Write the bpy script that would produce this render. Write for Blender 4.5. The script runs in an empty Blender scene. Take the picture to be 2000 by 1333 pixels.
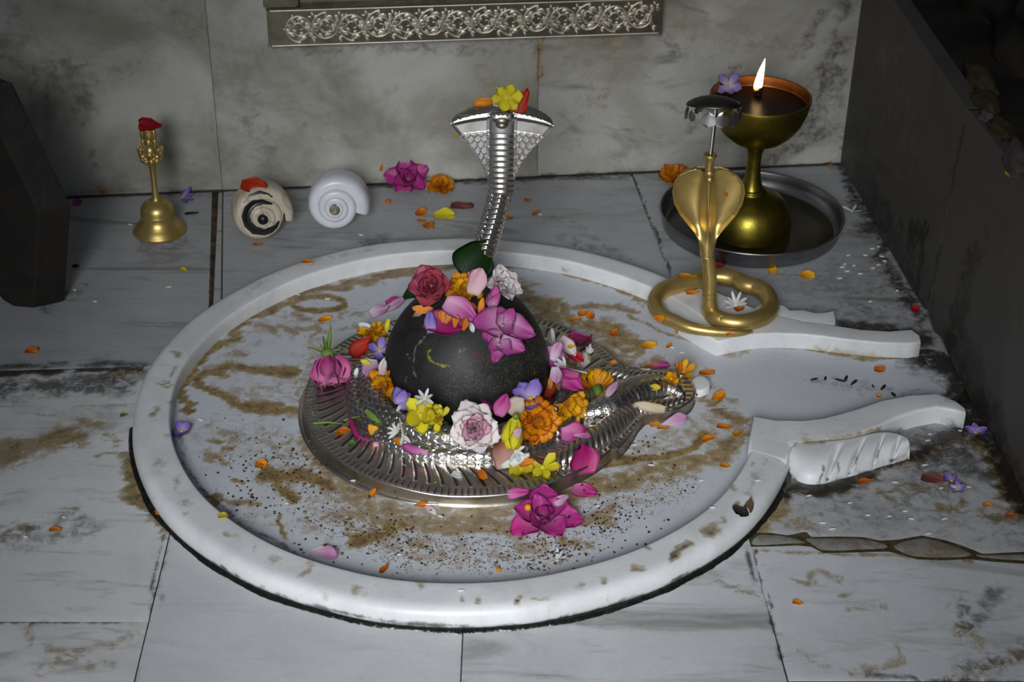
import bpy, bmesh, math, random
import numpy as np
from mathutils import Vector, Matrix
from mathutils.bvhtree import BVHTree

random.seed(7)
RNG = np.random.default_rng(7)
SC = bpy.context.scene
COL = SC.collection
PI = math.pi

# ------------------------------------------------------------------ camera
F_PX, PITCH, ROLL = 3200.0, .5605, .0154
CAM = np.array([.0425, -1.2435, .8533])
_fw = np.array([0, math.cos(PITCH), -math.sin(PITCH)])
_rt = np.array([1., 0, 0]); _up = np.cross(_rt, _fw)
RT = math.cos(ROLL) * _rt + math.sin(ROLL) * _up
UP = -math.sin(ROLL) * _rt + math.cos(ROLL) * _up
FW = _fw
R3 = np.array([RT, UP, FW])
cd = bpy.data.cameras.new('camera'); cam = bpy.data.objects.new('camera', cd); COL.objects.link(cam)
m = Matrix.Identity(4)
for i in range(3):
    m[i][0], m[i][1], m[i][2], m[i][3] = RT[i], UP[i], -FW[i], CAM[i]
cam.matrix_world = m
cd.sensor_width = 36; cd.lens = 36 * F_PX / 2000
cd.clip_start = .05; cd.clip_end = 30
cd.dof.use_dof = True; cd.dof.focus_distance = 1.45; cd.dof.aperture_fstop = 13
SC.camera = cam

# ------------------------------------------------------------------ world, light, exposure
w = bpy.data.worlds.new('world'); SC.world = w; w.use_nodes = True
w.node_tree.nodes['Background'].inputs[0].default_value = (.75, .85, 1, 1)
w.node_tree.nodes['Background'].inputs[1].default_value = .08
ld = bpy.data.lights.new('doorway_daylight', 'SPOT')
ld.energy = 198; ld.shadow_soft_size = .38; ld.spot_size = math.radians(34.5); ld.spot_blend = 1.0
ld.color = (.97, .985, 1)
lo = bpy.data.objects.new('doorway_daylight', ld); COL.objects.link(lo)
lo.location = (-.12, -1.75, .98)
lo.rotation_euler = (Vector((.05, -.10, .02)) - lo.location).to_track_quat('-Z', 'Y').to_euler()
SC.view_settings.view_transform = 'Standard'; SC.view_settings.look = 'None'
SC.view_settings.gamma = 1; SC.view_settings.use_curve_mapping = False
SC.view_settings.exposure = 0.0

# ------------------------------------------------------------------ projection helpers: a pixel of the 2000x1333 frame -> a point on a real surface
def ray(x, y):
    return np.array([(x - 1000) / F_PX, -(y - 666.5) / F_PX, 1.]) @ R3
def at(x, y, z=0.):
    d = ray(x, y); t = (z - CAM[2]) / d[2]; return CAM + d * t
def on_plane(x, y, p0, n):
    d = ray(x, y); n = np.array(n, float); return CAM + d * (((np.array(p0) - CAM) @ n) / (d @ n))
def proj(P):
    c = (np.asarray(P, float) - CAM) @ R3.T
    return np.stack([1000 + F_PX * c[..., 0] / c[..., 2], 666.5 - F_PX * c[..., 1] / c[..., 2]], -1)
def mpp(P):
    return float((np.asarray(P, float) - CAM) @ FW) / F_PX
def zat(xy, py):
    lo_, hi_ = -.2, .8
    for _ in range(50):
        mm = (lo_ + hi_) / 2
        if proj([xy[0], xy[1], mm])[1] > py: lo_ = mm
        else: hi_ = mm
    return lo_

# ------------------------------------------------------------------ object helpers
def tag(o, label=None, cat=None, group=None, kind=None):
    if label: o['label'] = label
    if cat: o['category'] = cat
    if group: o['group'] = group
    if kind: o['kind'] = kind
    return o
def empty(name, loc=(0, 0, 0), rot=None, scale=None):
    o = bpy.data.objects.new(name, None); COL.objects.link(o)
    o.empty_display_size = .01
    M = Matrix.Translation(Vector(loc))
    if rot is not None: M = M @ rot.to_4x4()
    if scale is not None: M = M @ Matrix.Scale(scale, 4)
    o.matrix_world = M
    return o
def wmat(o):
    M = Matrix.Identity(4)
    while o: M = o.matrix_basis @ M; o = o.parent
    return M
def link(name, me, mat=None, parent=None, mw=None):
    o = bpy.data.objects.new(name, me); COL.objects.link(o)
    if mat and not me.materials: me.materials.append(mat)
    if parent: o.parent = parent
    if mw is not None: o.matrix_local = mw
    return o
def mesh(name, V, Fc, smooth=True):
    me = bpy.data.meshes.new(name)
    me.from_pydata([tuple(v) for v in V], [], [tuple(f) for f in Fc])
    if smooth: me.polygons.foreach_set('use_smooth', [True] * len(me.polygons))
    me.update(); return me
def mk(name, V, Fc, mat, parent=None, smooth=True, local=None):
    """mesh given in world coordinates; made local to its parent's base"""
    V = np.asarray(V, float)
    if parent is not None and local is None:
        Mi = np.array(wmat(parent).inverted())
        V = V @ Mi[:3, :3].T + Mi[:3, 3]
    return link(name, mesh(name, V, Fc, smooth), mat, parent)
def attr(me, name, vals):
    a = me.attributes.new(name, 'FLOAT', 'POINT'); a.data.foreach_set('value', np.asarray(vals, np.float32))
def world_verts(o):
    me = o.data; n = len(me.vertices); a = np.empty(n * 3); me.vertices.foreach_get('co', a); a = a.reshape(-1, 3)
    M = np.array(wmat(o)); return a @ M[:3, :3].T + M[:3, 3]
def paint(o, name, strokes):
    """stains of the stone and some painted shade: amount per vertex around polylines"""
    W = world_verts(o); p = proj(W); val = np.zeros(len(p))
    wx = np.zeros(len(p)); wy = np.zeros(len(p)); rg = np.random.default_rng(3)
    for fr, am in ((35, 5.), (80, 4.), (170, 3.), (330, 1.8), (600, 1.)):      # ragged outlines
        for _ in range(3):
            kx = rg.normal(0, fr, 3); kz = rg.normal(0, fr, 3); f0, f1 = rg.uniform(0, 6.28, 2)
            wx += am * np.sin(W @ kx + f0); wy += .6 * am * np.sin(W @ kz + f1)
    wp_ = np.stack([wx, wy], 1)
    for pts, rad, amt, *ex in strokes:
        if not isinstance(pts[0], (tuple, list)): pts = [pts]
        pts = [np.array(q, float) for q in pts]
        lo_ = np.min(pts, 0) - 2 * rad - 12; hi_ = np.max(pts, 0) + 2 * rad + 12
        sel = np.where((p[:, 0] > lo_[0]) & (p[:, 0] < hi_[0]) & (p[:, 1] > lo_[1]) & (p[:, 1] < hi_[1]))[0]
        if not len(sel): continue
        q = p[sel] + wp_[sel] * (ex[0] if ex else min(1., rad / 16)); d = np.full(len(q), 1e9)
        if len(pts) == 1: d = np.hypot(*(q - pts[0]).T)
        for a, b in zip(pts, pts[1:]):
            ab = b - a; t = np.clip(((q - a) @ ab) / (ab @ ab + 1e-9), 0, 1)
            d = np.minimum(d, np.hypot(*(q - a - t[:, None] * ab).T))
        val[sel] = np.maximum(val[sel], amt * np.clip(1.35 * (1 - d / (1.25 * rad)), 0, 1))
    if name in o.data.attributes: o.data.attributes.remove(o.data.attributes[name])
    attr(o.data, name, val)
def grid_faces(nu, nv, cu=False, cv=False):
    """faces of a nu x nv point grid (index i*nv+j)"""
    I = np.arange(nu if cu else nu - 1); J = np.arange(nv if cv else nv - 1)
    i, j = np.meshgrid(I, J, indexing='ij'); i2 = (i + 1) % nu; j2 = (j + 1) % nv
    return np.stack([i * nv + j, i2 * nv + j, i2 * nv + j2, i * nv + j2], -1).reshape(-1, 4)
def lathe(name, prof, mat, parent, centre, seg=56, axis=None):
    prof = np.array(prof, float); th = np.linspace(0, 2 * PI, seg, endpoint=False)
    V = np.stack([prof[:, None, 0] * np.cos(th), prof[:, None, 0] * np.sin(th), np.repeat(prof[:, 1:2], seg, 1)], -1).reshape(-1, 3)
    if axis is not None: V = V @ np.array(axis).T
    V = V + np.array(centre)
    Fc = grid_faces(len(prof), seg, False, True)
    return mk(name, V, [f[::-1] for f in Fc.tolist()], mat, parent)
def smooth_path(pts, n, closed=False):
    """Catmull-Rom through the points, n samples"""
    P = np.array(pts, float); k = len(P)
    if closed: idx = lambda i: P[i % k]; L = k
    else:
        idx = lambda i: P[i] if 0 <= i < k else (2 * P[0] - P[1] if i < 0 else 2 * P[-1] - P[-2]); L = k - 1
    out = []
    for s in np.linspace(0, L, n, endpoint=not closed):
        i = min(int(s), L - 1); t = s - i
        a, b, c, d = idx(i - 1), idx(i), idx(i + 1), idx(i + 2)
        out.append(.5 * (2 * b + (c - a) * t + (2 * a - 5 * b + 4 * c - d) * t * t + (3 * b - a - 3 * c + d) * t ** 3))
    return np.array(out)
def frames(C, up=(0, 0, 1), closed=False):
    T = np.gradient(C, axis=0)
    if closed: T = np.roll(C, -1, 0) - np.roll(C, 1, 0)
    T /= np.linalg.norm(T, axis=1)[:, None] + 1e-12
    S = np.cross(T, np.array(up, float)); S /= np.linalg.norm(S, axis=1)[:, None] + 1e-9
    return T, S, np.cross(S, T)
def tube(name, C, rad, mat, parent, nr=24, disp=None, up=(0, 0, 1), closed=False, flat=1., caps=True, a0=0., a1=2 * PI):
    """swept round body; phi is measured from the side vector S towards 'up'"""
    C = np.asarray(C, float); n = len(C); rad = np.broadcast_to(np.asarray(rad, float), (n,))
    T, S, B = frames(C, up, closed)
    full = a1 - a0 > 6.28
    ph = np.linspace(a0, a1, nr, endpoint=not full)
    s = np.concatenate([[0], np.cumsum(np.linalg.norm(np.diff(C, axis=0), axis=1))])
    rr = np.repeat(rad[:, None], nr, 1)
    if disp is not None: rr = rr + disp(s[:, None], ph[None, :], rad[:, None])
    V = C[:, None] + rr[..., None] * (np.cos(ph)[None, :, None] * S[:, None] + flat * np.sin(ph)[None, :, None] * B[:, None])
    Fc = grid_faces(n, nr, closed, full).tolist(); V = V.reshape(-1, 3)
    if caps and full and not closed:
        Fc.append(list(range(nr))); Fc.append(list(range((n - 1) * nr, n * nr))[::-1])
    o = mk(name, V, Fc, mat, parent)
    if disp is not None:
        dd = np.broadcast_to(disp(s[:, None], ph[None, :], rad[:, None]), rr.shape)
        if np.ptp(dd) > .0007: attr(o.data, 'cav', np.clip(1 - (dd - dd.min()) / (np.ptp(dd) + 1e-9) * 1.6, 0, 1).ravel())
    return o
def blobs(name, items, mat, parent, seg=14):
    """ellipsoids (centre, radii, optional direction) joined into one carved body"""
    bm = bmesh.new()
    for c, r in items:
        M = Matrix.Translation(Vector(c)) @ Matrix.Diagonal((r[0], r[1], r[2], 1))
        bmesh.ops.create_uvsphere(bm, u_segments=seg, v_segments=max(8, seg // 2 + 2), radius=1, matrix=M)
    V = np.array([v.co for v in bm.verts]); Fc = [[v.index for v in f.verts] for f in (bm.verts.index_update(), bm.faces)[1]]
    bm.free(); return mk(name, V, Fc, mat, parent)
def prism(name, top, z0, h, mat, parent, r=.003, levels=5, n=None, closed_smooth=None):
    """slab with a rounded upper edge from a closed outline (world x,y)"""
    P = np.array(top, float)[:, :2]
    if closed_smooth: P = smooth_path(P, closed_smooth, True)
    area = .5 * np.sum(P[:, 0] * np.roll(P[:, 1], -1) - P[:, 1] * np.roll(P[:, 0], -1))
    if area < 0: P = P[::-1]
    k = len(P); e1 = P - np.roll(P, 1, 0); e2 = np.roll(P, -1, 0) - P
    n1 = np.stack([e1[:, 1], -e1[:, 0]], 1); n2 = np.stack([e2[:, 1], -e2[:, 0]], 1)
    n1 /= np.linalg.norm(n1, axis=1)[:, None] + 1e-9; n2 /= np.linalg.norm(n2, axis=1)[:, None] + 1e-9
    nn = n1 + n2; nn /= np.linalg.norm(nn, axis=1)[:, None] + 1e-9
    V = [np.c_[P, np.full(k, z0)]]
    for i in range(levels + 1):
        a = i / levels * PI / 2
        V.append(np.c_[P - nn * r * (1 - math.cos(a)), np.full(k, z0 + h - r + r * math.sin(a))])
    L = len(V); V = np.concatenate(V); Fc = [f[::-1] for f in grid_faces(L, k, False, True).tolist()]
    bm = bmesh.new(); vs = [bm.verts.new(v) for v in V]
    for f in Fc: bm.faces.new([vs[i] for i in f])
    tf = bm.faces.new([vs[(L - 1) * k + i] for i in range(k)])
    bmesh.ops.triangulate(bm, faces=[tf], quad_method='BEAUTY', ngon_method='BEAUTY')
    bm.normal_update(); bmesh.ops.recalc_face_normals(bm, faces=bm.faces)
    bm.verts.index_update()
    V = [v.co[:] for v in bm.verts]; Fc = [[v.index for v in f.verts] for f in bm.faces]; bm.free()
    return mk(name, V, Fc, mat, parent)
def resample(P, n):
    P = np.array(P, float); s = np.concatenate([[0], np.cumsum(np.linalg.norm(np.diff(P, axis=0), axis=1))])
    t = np.linspace(0, s[-1], n); return np.stack([np.interp(t, s, P[:, i]) for i in range(P.shape[1])], 1)
def slab(name, low, high, normal, depth, mat, parent, step=.004, cham=.0003):
    """stone slab between two edge lines (3-D points), fine grid on its face"""
    low = np.array(low, float); high = np.array(high, float); N = np.array(normal, float)
    L = np.linalg.norm(np.diff(low, axis=0), axis=1).sum(); H = np.linalg.norm(high[0] - low[0])
    nx = max(6, int(L / step)); ny = max(6, int(H / step))
    A = resample(low, nx); B = resample(high, nx); t = np.linspace(0, 1, ny)
    G = A[:, None] * (1 - t)[None, :, None] + B[:, None] * t[None, :, None]
    G[0] -= N * cham; G[-1] -= N * cham; G[1:-1, 0] -= N * cham; G[1:-1, -1] -= N * cham
    Fc = grid_faces(nx, ny).tolist()
    loop = [i * ny for i in range(nx)] + [(nx - 1) * ny + j for j in range(1, ny)] + [i * ny + ny - 1 for i in range(nx - 2, -1, -1)] + [j for j in range(ny - 2, 0, -1)]
    V = G.reshape(-1, 3); b0 = len(V); V = np.concatenate([V, V[loop] - N * depth, V[loop]]); k = len(loop)
    for i in range(k):
        j = (i + 1) % k; Fc.append([b0 + k + j, b0 + k + i, b0 + i, b0 + j])
    Fn = np.cross(V[Fc[0][1]] - V[Fc[0][0]], V[Fc[0][2]] - V[Fc[0][0]])
    if Fn @ N < 0: Fc = [f[::-1] for f in Fc]
    return mk(name, V, Fc, mat, parent)

# ------------------------------------------------------------------ materials
class NT:
    def __init__(s, name):
        s.m = bpy.data.materials.new(name); s.m.use_nodes = True; s.t = s.m.node_tree
        s.b = s.t.nodes['Principled BSDF']; s.out = s.t.nodes['Material Output']
    def n(s, ty, props=None, **inp):
        q = s.t.nodes.new(ty)
        for k, v in (props or {}).items(): setattr(q, k, v)
        for k, v in inp.items(): s.set(q, k, v)
        return q
    def set(s, q, k, v):
        k = int(k[1:]) if k[0] == 'i' and k[1:].isdigit() else k.replace('_', ' ')
        if isinstance(v, bpy.types.NodeSocket): s.t.links.new(v, q.inputs[k])
        else: q.inputs[k].default_value = v
    def math(s, op, a, b=0., clamp=False):
        return s.n('ShaderNodeMath', {'operation': op, 'use_clamp': clamp}, i0=a, i1=b).outputs[0]
    def mix(s, f, a, b, ty='MIX'):
        q = s.n('ShaderNodeMix', {'data_type': 'RGBA', 'blend_type': ty})
        s.set(q, 'i0', f); s.set(q, 'i6', a); s.set(q, 'i7', b); return q.outputs[2]
    def ramp(s, f, a, b, lo=0., hi=1.):
        q = s.n('ShaderNodeMapRange', {'interpolation_type': 'SMOOTHSTEP'}, i0=f, i1=a, i2=b, i3=lo, i4=hi); return q.outputs[0]
    def noise(s, vec, scale, detail=4, dist=0., rough=.55):
        return s.n('ShaderNodeTexNoise', None, Vector=vec, Scale=scale, Detail=detail, Distortion=dist, Roughness=rough).outputs[0]
    def attr(s, name): return s.n('ShaderNodeAttribute', {'attribute_name': name}).outputs['Fac']
    def obj(s): return s.n('ShaderNodeTexCoord').outputs['Object']
    def vec(s, v, rot=(0, 0, 0), sc=(1, 1, 1)):
        return s.n('ShaderNodeMapping', None, Vector=v, Rotation=rot, Scale=sc).outputs[0]
    def bump(s, h, strength=.3, dist=.001):
        return s.n('ShaderNodeBump', None, Height=h, Strength=strength, Distance=dist).outputs[0]
def c4(c): return (c[0], c[1], c[2], 1.)

def marble(name, light, grey, ang=.1, vein=.5, stretch=5., scale=6., rough=.38, rnd=True, tan=(.25, .18, .07), brown=(.085, .048, .015), grime_shade=(.016, .013, .010), axis='xy', cloudc=None, cloud_s=1.3):
    k = NT(name); o = k.obj()
    if rnd:
        r = k.n('ShaderNodeObjectInfo').outputs['Random']
        cmb = k.n('ShaderNodeCombineXYZ', None, X=k.math('MULTIPLY', r, 7.), Y=k.math('MULTIPLY', r, 13.), Z=k.math('MULTIPLY', r, 3.)).outputs[0]
        ov = k.n('ShaderNodeVectorMath', {'operation': 'ADD'}, i0=o, i1=cmb).outputs[0]
    else: ov = o
    rot = (0, 0, ang) if axis == 'xy' else (0, ang, 0)
    sc = (1, stretch, 1) if axis == 'xy' else (1, 1, stretch)
    st = k.vec(ov, rot, sc)
    cloud = k.noise(ov, scale * cloud_s, 6, .8, .6)
    v1 = k.noise(st, scale * .9, 9, 1.1, .62)
    v2 = k.noise(st, scale * 3.2, 6, .8, .6)
    grain = k.noise(ov, 260, 3)
    veinf = k.math('MULTIPLY', k.ramp(v1, .52, .72), vein, True)
    wisp = k.math('MULTIPLY', k.ramp(v2, .56, .75), vein * .55, True)
    base = k.mix(k.ramp(cloud, .3, .72), c4(light), c4(cloudc or [light[i] * .70 + grey[i] * .30 for i in range(3)]))
    base = k.mix(veinf, base, c4(grey)); base = k.mix(wisp, base, c4([g * .8 for g in grey]))
    base = k.mix(.10, base, k.n('ShaderNodeCombineColor', None, Red=grain, Green=grain, Blue=grain).outputs[0], 'OVERLAY')
    n1 = k.noise(o, 95, 9, .5, .72); n2 = k.noise(o, 24, 4); n3 = k.noise(o, 420, 3)
    stn = k.attr('stain'); drt_shade = k.attr('dirt_shade'); spk = k.attr('speck')
    nn = k.math('ADD', k.math('MULTIPLY', k.math('SUBTRACT', n1, .5), 2.3), k.math('MULTIPLY', k.math('SUBTRACT', n2, .5), .7))
    sf = k.ramp(k.math('ADD', stn, nn), .28, .75)
    sf2 = k.math('MULTIPLY', sf, k.ramp(stn, .02, .3), True)
    dark = k.ramp(k.math('ADD', k.math('MULTIPLY', stn, .9), k.math('MULTIPLY', nn, 1.1)), .62, 1.25)
    scol = k.mix(dark, c4(tan), c4(brown))
    scol = k.mix(k.ramp(n3, .45, .8, 0, .5), scol, c4([min(1, t * 1.8) for t in tan]))
    base = k.mix(k.math('MULTIPLY', sf2, k.ramp(stn, .1, 1., .3, .95)), base, scol)
    df = k.math('MULTIPLY', k.ramp(k.math('ADD', drt_shade, nn), .2, .9), k.ramp(drt_shade, .02, .35), True)
    base = k.mix(k.math('MULTIPLY', df, k.ramp(drt_shade, .1, 1, .3, .96)), base, c4(grime_shade))
    fl = k.ramp(k.math('ADD', k.noise(o, 170, 6, .4, .7), k.math('MULTIPLY', spk, .17)), .71, .77)
    base = k.mix(k.math('MULTIPLY', k.math('MULTIPLY', fl, k.ramp(spk, .1, .5)), .8), base, k.mix(k.ramp(n3, .4, .7), c4(tan), c4(brown)))
    vor = k.n('ShaderNodeTexVoronoi', None, Vector=o, Scale=620.)
    on = k.math('LESS_THAN', vor.outputs['Distance'], k.math('MULTIPLY', k.math('SUBTRACT', k.math('MULTIPLY', spk, k.n('ShaderNodeSeparateColor', None, Color=vor.outputs['Color']).outputs[0]), .42), 1.2))
    vc = k.n('ShaderNodeSeparateColor', None, Color=vor.outputs['Color']).outputs[1]
    base = k.mix(k.math('MULTIPLY', on, .9), base, k.mix(k.ramp(vc, .35, .8), (.012, .010, .008, 1), (.11, .06, .025, 1)))
    k.set(k.b, 'Base Color', base)
    rg = k.math('ADD', k.math('MULTIPLY', v2, .22), rough - .1)
    rg = k.math('SUBTRACT', rg, k.math('MULTIPLY', k.math('MAXIMUM', sf2, df), .14))
    k.set(k.b, 'Roughness', rg)
    k.set(k.b, 'Specular IOR Level', .42)
    hgt = k.math('ADD', k.math('MULTIPLY', n1, .5), k.math('ADD', k.math('MULTIPLY', grain, .15), k.math('MULTIPLY', sf2, k.math('MULTIPLY', n3, .6))))
    k.set(k.b, 'Normal', k.bump(hgt, .25, .0012))
    return k.m
def metal(name, col, dark, rough=.3, tarn=.5, scale=30., dscale=120, bump=.12, metallic=1.):
    k = NT(name); o = k.obj()
    n1 = k.noise(o, scale, 6, .4, .6); n2 = k.noise(o, dscale, 4)
    f = k.math('MULTIPLY', k.ramp(n1, .38, .72), tarn, True)
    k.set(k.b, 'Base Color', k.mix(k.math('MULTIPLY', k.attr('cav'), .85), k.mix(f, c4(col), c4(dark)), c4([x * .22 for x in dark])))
    k.set(k.b, 'Metallic', metallic)
    k.set(k.b, 'Roughness', k.math('ADD', k.math('MULTIPLY', n1, .25), rough - .1))
    k.set(k.b, 'Normal', k.bump(n2, bump, .0008))
    return k.m
def plain(name, col, rough=.6, var=.3, scale=80., bump=.2, col2=None, spec=.4, bscale=200):
    k = NT(name); o = k.obj(); n1 = k.noise(o, scale, 5, .3)
    k.set(k.b, 'Base Color', k.mix(k.ramp(n1, .3, .7), c4(col), c4(col2 or [x * (1 - var) for x in col])))
    k.set(k.b, 'Roughness', rough); k.set(k.b, 'Specular IOR Level', spec)
    k.set(k.b, 'Normal', k.bump(k.noise(o, bscale, 4), bump, .001)); return k.m
PETALS = {}
def petalmat(name, base, tip, mid=None, rough=.5, transl=.22, vein=.25):
    """petal: colour runs from the foot to the tip of the petal itself"""
    k = NT(name); t = k.attr('t'); v = k.attr('v'); o = k.obj()
    n = k.noise(o, 260, 4, .2)
    tn = k.math('ADD', t, k.math('MULTIPLY', k.math('SUBTRACT', n, .5), .35))
    if mid: col = k.mix(k.ramp(tn, .45, .95), k.mix(k.ramp(tn, .05, .5), c4(base), c4(mid)), c4(tip))
    else: col = k.mix(k.ramp(tn, .05, .75), c4(base), c4(tip))
    line = k.n('ShaderNodeTexWave', {'wave_type': 'BANDS', 'bands_direction': 'X'}, Vector=k.n('ShaderNodeCombineXYZ', None, X=v).outputs[0], Scale=5.5, Distortion=1.5).outputs[0]
    col = k.mix(k.math('MULTIPLY', line, vein * .7), col, k.mix(.5, col, (0, 0, 0, 1)))
    r = k.n('ShaderNodeObjectInfo').outputs['Random']
    hsv = k.n('ShaderNodeHueSaturation', None, Color=col, Value=k.ramp(r, 0, 1, .84, 1.12), Hue=k.ramp(r, 0, 1, .492, .508)); col = hsv.outputs[0]
    k.set(k.b, 'Base Color', col); k.set(k.b, 'Roughness', rough); k.set(k.b, 'Specular IOR Level', .35)
    k.set(k.b, 'Normal', k.bump(line, .15, .0004))
    tr = k.n('ShaderNodeBsdfTranslucent', None, Color=col)
    mx = k.n('ShaderNodeMixShader', None, i0=transl, i1=k.b.outputs[0], i2=tr.outputs[0])
    k.t.links.new(mx.outputs[0], k.out.inputs[0]); PETALS[name] = k.m
    return k.m

# ================================================================== materials of the place
M_TILE = marble('floor_marble_dim', (.37, .38, .395), (.15, .15, .14), ang=.12, vein=.85, stretch=6, scale=5)  # back tiles: duller copy, light falloff partly put into its colour
M_TILE_LIT = marble('floor_marble_lit', (.58, .60, .63), (.22, .22, .20), ang=.12, vein=.8, stretch=5, scale=5)  # front tiles: brighter copy of the same marble, stronger light in its colour
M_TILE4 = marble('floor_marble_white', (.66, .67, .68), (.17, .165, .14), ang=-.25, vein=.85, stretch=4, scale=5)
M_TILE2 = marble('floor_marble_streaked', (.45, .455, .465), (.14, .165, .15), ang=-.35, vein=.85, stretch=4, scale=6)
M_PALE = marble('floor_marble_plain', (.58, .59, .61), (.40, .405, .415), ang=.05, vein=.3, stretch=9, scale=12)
M_WALL = marble('wall_marble', (.48, .47, .435), (.17, .165, .125), ang=.3, vein=.6, cloudc=(.235, .23, .185), cloud_s=1.7, stretch=1.3, scale=5, rough=.45, axis='xz', tan=(.24, .17, .08))
M_WALLR = marble('wall_marble_right', (.43, .425, .40), (.08, .08, .075), ang=-.85, vein=.8, stretch=2.6, scale=5.5, cloudc=(.25, .235, .19), cloud_s=1.4, rough=.42, axis='xz', tan=(.24, .17, .08))
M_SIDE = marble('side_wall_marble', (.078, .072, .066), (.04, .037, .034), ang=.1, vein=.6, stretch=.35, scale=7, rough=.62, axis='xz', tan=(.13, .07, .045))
M_BASIN = marble('basin_marble', (.53, .56, .61), (.44, .46, .48), ang=.2, vein=.45, stretch=3, scale=7, rough=.30, tan=(.26, .175, .055), brown=(.09, .045, .011))
M_RIM = marble('rim_marble', (.70, .715, .735), (.44, .445, .45), ang=.1, vein=.45, stretch=2, scale=9, rough=.40, cloudc=(.58, .59, .60), tan=(.33, .27, .18), brown=(.10, .07, .045))
M_GROUT = plain('dark_grout', (.012, .011, .009), .5, .5, 120, .6, (.03, .022, .012))
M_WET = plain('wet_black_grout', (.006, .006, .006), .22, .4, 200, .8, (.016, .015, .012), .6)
M_RUST = plain('rusty_mortar', (.10, .055, .03), .75, .6, 90, .8, (.015, .011, .008))
M_LINE = plain('grimy_mortar', (.07, .052, .028), .8, .6, 140, .8, (.018, .014, .009))
M_CHIP = marble('grey_inlay_stone', (.24, .25, .25), (.17, .17, .165), ang=.1, vein=.4, scale=14, rough=.4, tan=(.16, .11, .035), brown=(.07, .045, .012))
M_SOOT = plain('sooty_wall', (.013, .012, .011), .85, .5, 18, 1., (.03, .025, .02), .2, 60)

# ================================================================== floor
floor = empty('floor'); tag(floor, kind='structure')
mk('grout_bed', [(-1.4, -1.2, -.0012), (.62, -1.2, -.0012), (.62, .62, -.0012), (-1.4, .62, -.0012)], [(0, 1, 2, 3)], M_GROUT, floor, False)
XY = lambda x, y: at(x, y)[:2]
def P3(x, y, z=0): return (float(x), float(y), float(z))
def lerp2(a, b, t): a = np.array(a[:2]); b = np.array(b[:2]); return a + (b - a) * t
WALL_A = np.array([-.455, .408]); WALL_D = np.array([.9914, .1311])
wally = lambda x: .408 + .13224 * (x + .455) - .0022
gapL0, gapL1 = XY(414, 377), XY(402, 598); gapR0, gapR1 = XY(427, 374), XY(417, 585)
th0, th1 = XY(436, 373), XY(434, 578)
je0, je1 = XY(1235, 342), XY(1310, 540)
jf0, jf1 = XY(330, 1050), XY(262, 1333)
jg0, jg1 = XY(905, 1235), XY(903, 1333)
jh0, jh1 = XY(1463, 1050), XY(1538, 1330)
def on_wall(a, b):            # where the joint line a-b meets the back wall
    t = 0
    for t in np.linspace(-.3, .6, 901):
        p = lerp2(a, b, t)
        if p[1] < wally(p[0]): return p
    return np.array(a)
L1 = lambda x: .05 + .087 * (x + .441)
L2 = lambda x: -.299 + .02 * (x + .346)
g = .0005
N_UP = (0, 0, 1)
def ftile(low, high, mat, step=.004, dz=0.):
    return slab('tile', [P3(*p, dz) for p in low], [P3(*p, dz) for p in high], N_UP, .0032 + dz, mat, floor, step)
p = on_wall(gapL0, gapL1); q = lerp2(gapL0, gapL1, 1.55)
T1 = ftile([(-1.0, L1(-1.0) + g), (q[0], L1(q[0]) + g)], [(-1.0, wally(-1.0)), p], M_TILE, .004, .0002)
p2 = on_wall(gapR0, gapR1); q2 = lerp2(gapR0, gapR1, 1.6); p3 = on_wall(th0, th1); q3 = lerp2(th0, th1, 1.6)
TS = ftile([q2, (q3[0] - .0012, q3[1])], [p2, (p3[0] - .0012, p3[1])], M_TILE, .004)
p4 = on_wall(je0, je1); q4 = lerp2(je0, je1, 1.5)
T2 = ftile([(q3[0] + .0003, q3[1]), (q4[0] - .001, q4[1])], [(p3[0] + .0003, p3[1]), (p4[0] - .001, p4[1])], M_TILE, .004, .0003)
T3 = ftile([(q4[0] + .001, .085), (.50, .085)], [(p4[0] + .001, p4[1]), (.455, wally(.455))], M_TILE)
jx = lambda y: jf0[0] + (jf1[0] - jf0[0]) * (y - jf0[1]) / (jf1[1] - jf0[1])
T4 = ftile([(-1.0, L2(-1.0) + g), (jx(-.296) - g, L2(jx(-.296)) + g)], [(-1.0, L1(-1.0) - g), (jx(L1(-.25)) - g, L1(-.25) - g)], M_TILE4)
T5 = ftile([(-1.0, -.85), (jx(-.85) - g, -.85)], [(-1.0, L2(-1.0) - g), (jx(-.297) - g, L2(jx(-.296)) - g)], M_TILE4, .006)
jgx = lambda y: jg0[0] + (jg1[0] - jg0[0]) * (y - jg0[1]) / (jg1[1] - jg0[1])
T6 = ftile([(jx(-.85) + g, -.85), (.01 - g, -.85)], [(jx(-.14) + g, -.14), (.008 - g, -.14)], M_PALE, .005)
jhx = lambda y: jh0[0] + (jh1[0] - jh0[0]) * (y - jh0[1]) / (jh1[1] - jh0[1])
T7 = ftile([(.01 + g, -.85), (jhx(-.85) - g, -.85)], [(.008 + g, -.14), (jhx(-.14) - g, -.14)], M_TILE_LIT, .005)
low_line = [XY(*q) for q in ((1466, 1068), (1510, 1067), (1560, 1065), (1585, 1068), (1608, 1080), (1660, 1079), (1734, 1077), (1760, 1083), (1790, 1092), (1840, 1094), (1895, 1092), (1940, 1097), (2000, 1101), (2080, 1104))]
up_line = [XY(*q) for q in ((1462, 1040), (1506, 1041), (1540, 1046), (1575, 1038), (1584, 1049), (1640, 1048), (1685, 1049), (1720, 1056), (1755, 1054), (1800, 1046), (1842, 1054), (1880, 1066), (1920, 1082), (2000, 1078), (2080, 1078))]
edge_b = [XY(1538, 1331), XY(1760, 1331), XY(2080, 1331)]
T8 = ftile([(p[0] + .001, p[1] + .001) for p in edge_b], [(p[0], p[1] - .0003) for p in low_line], M_TILE_LIT, .003)
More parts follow.
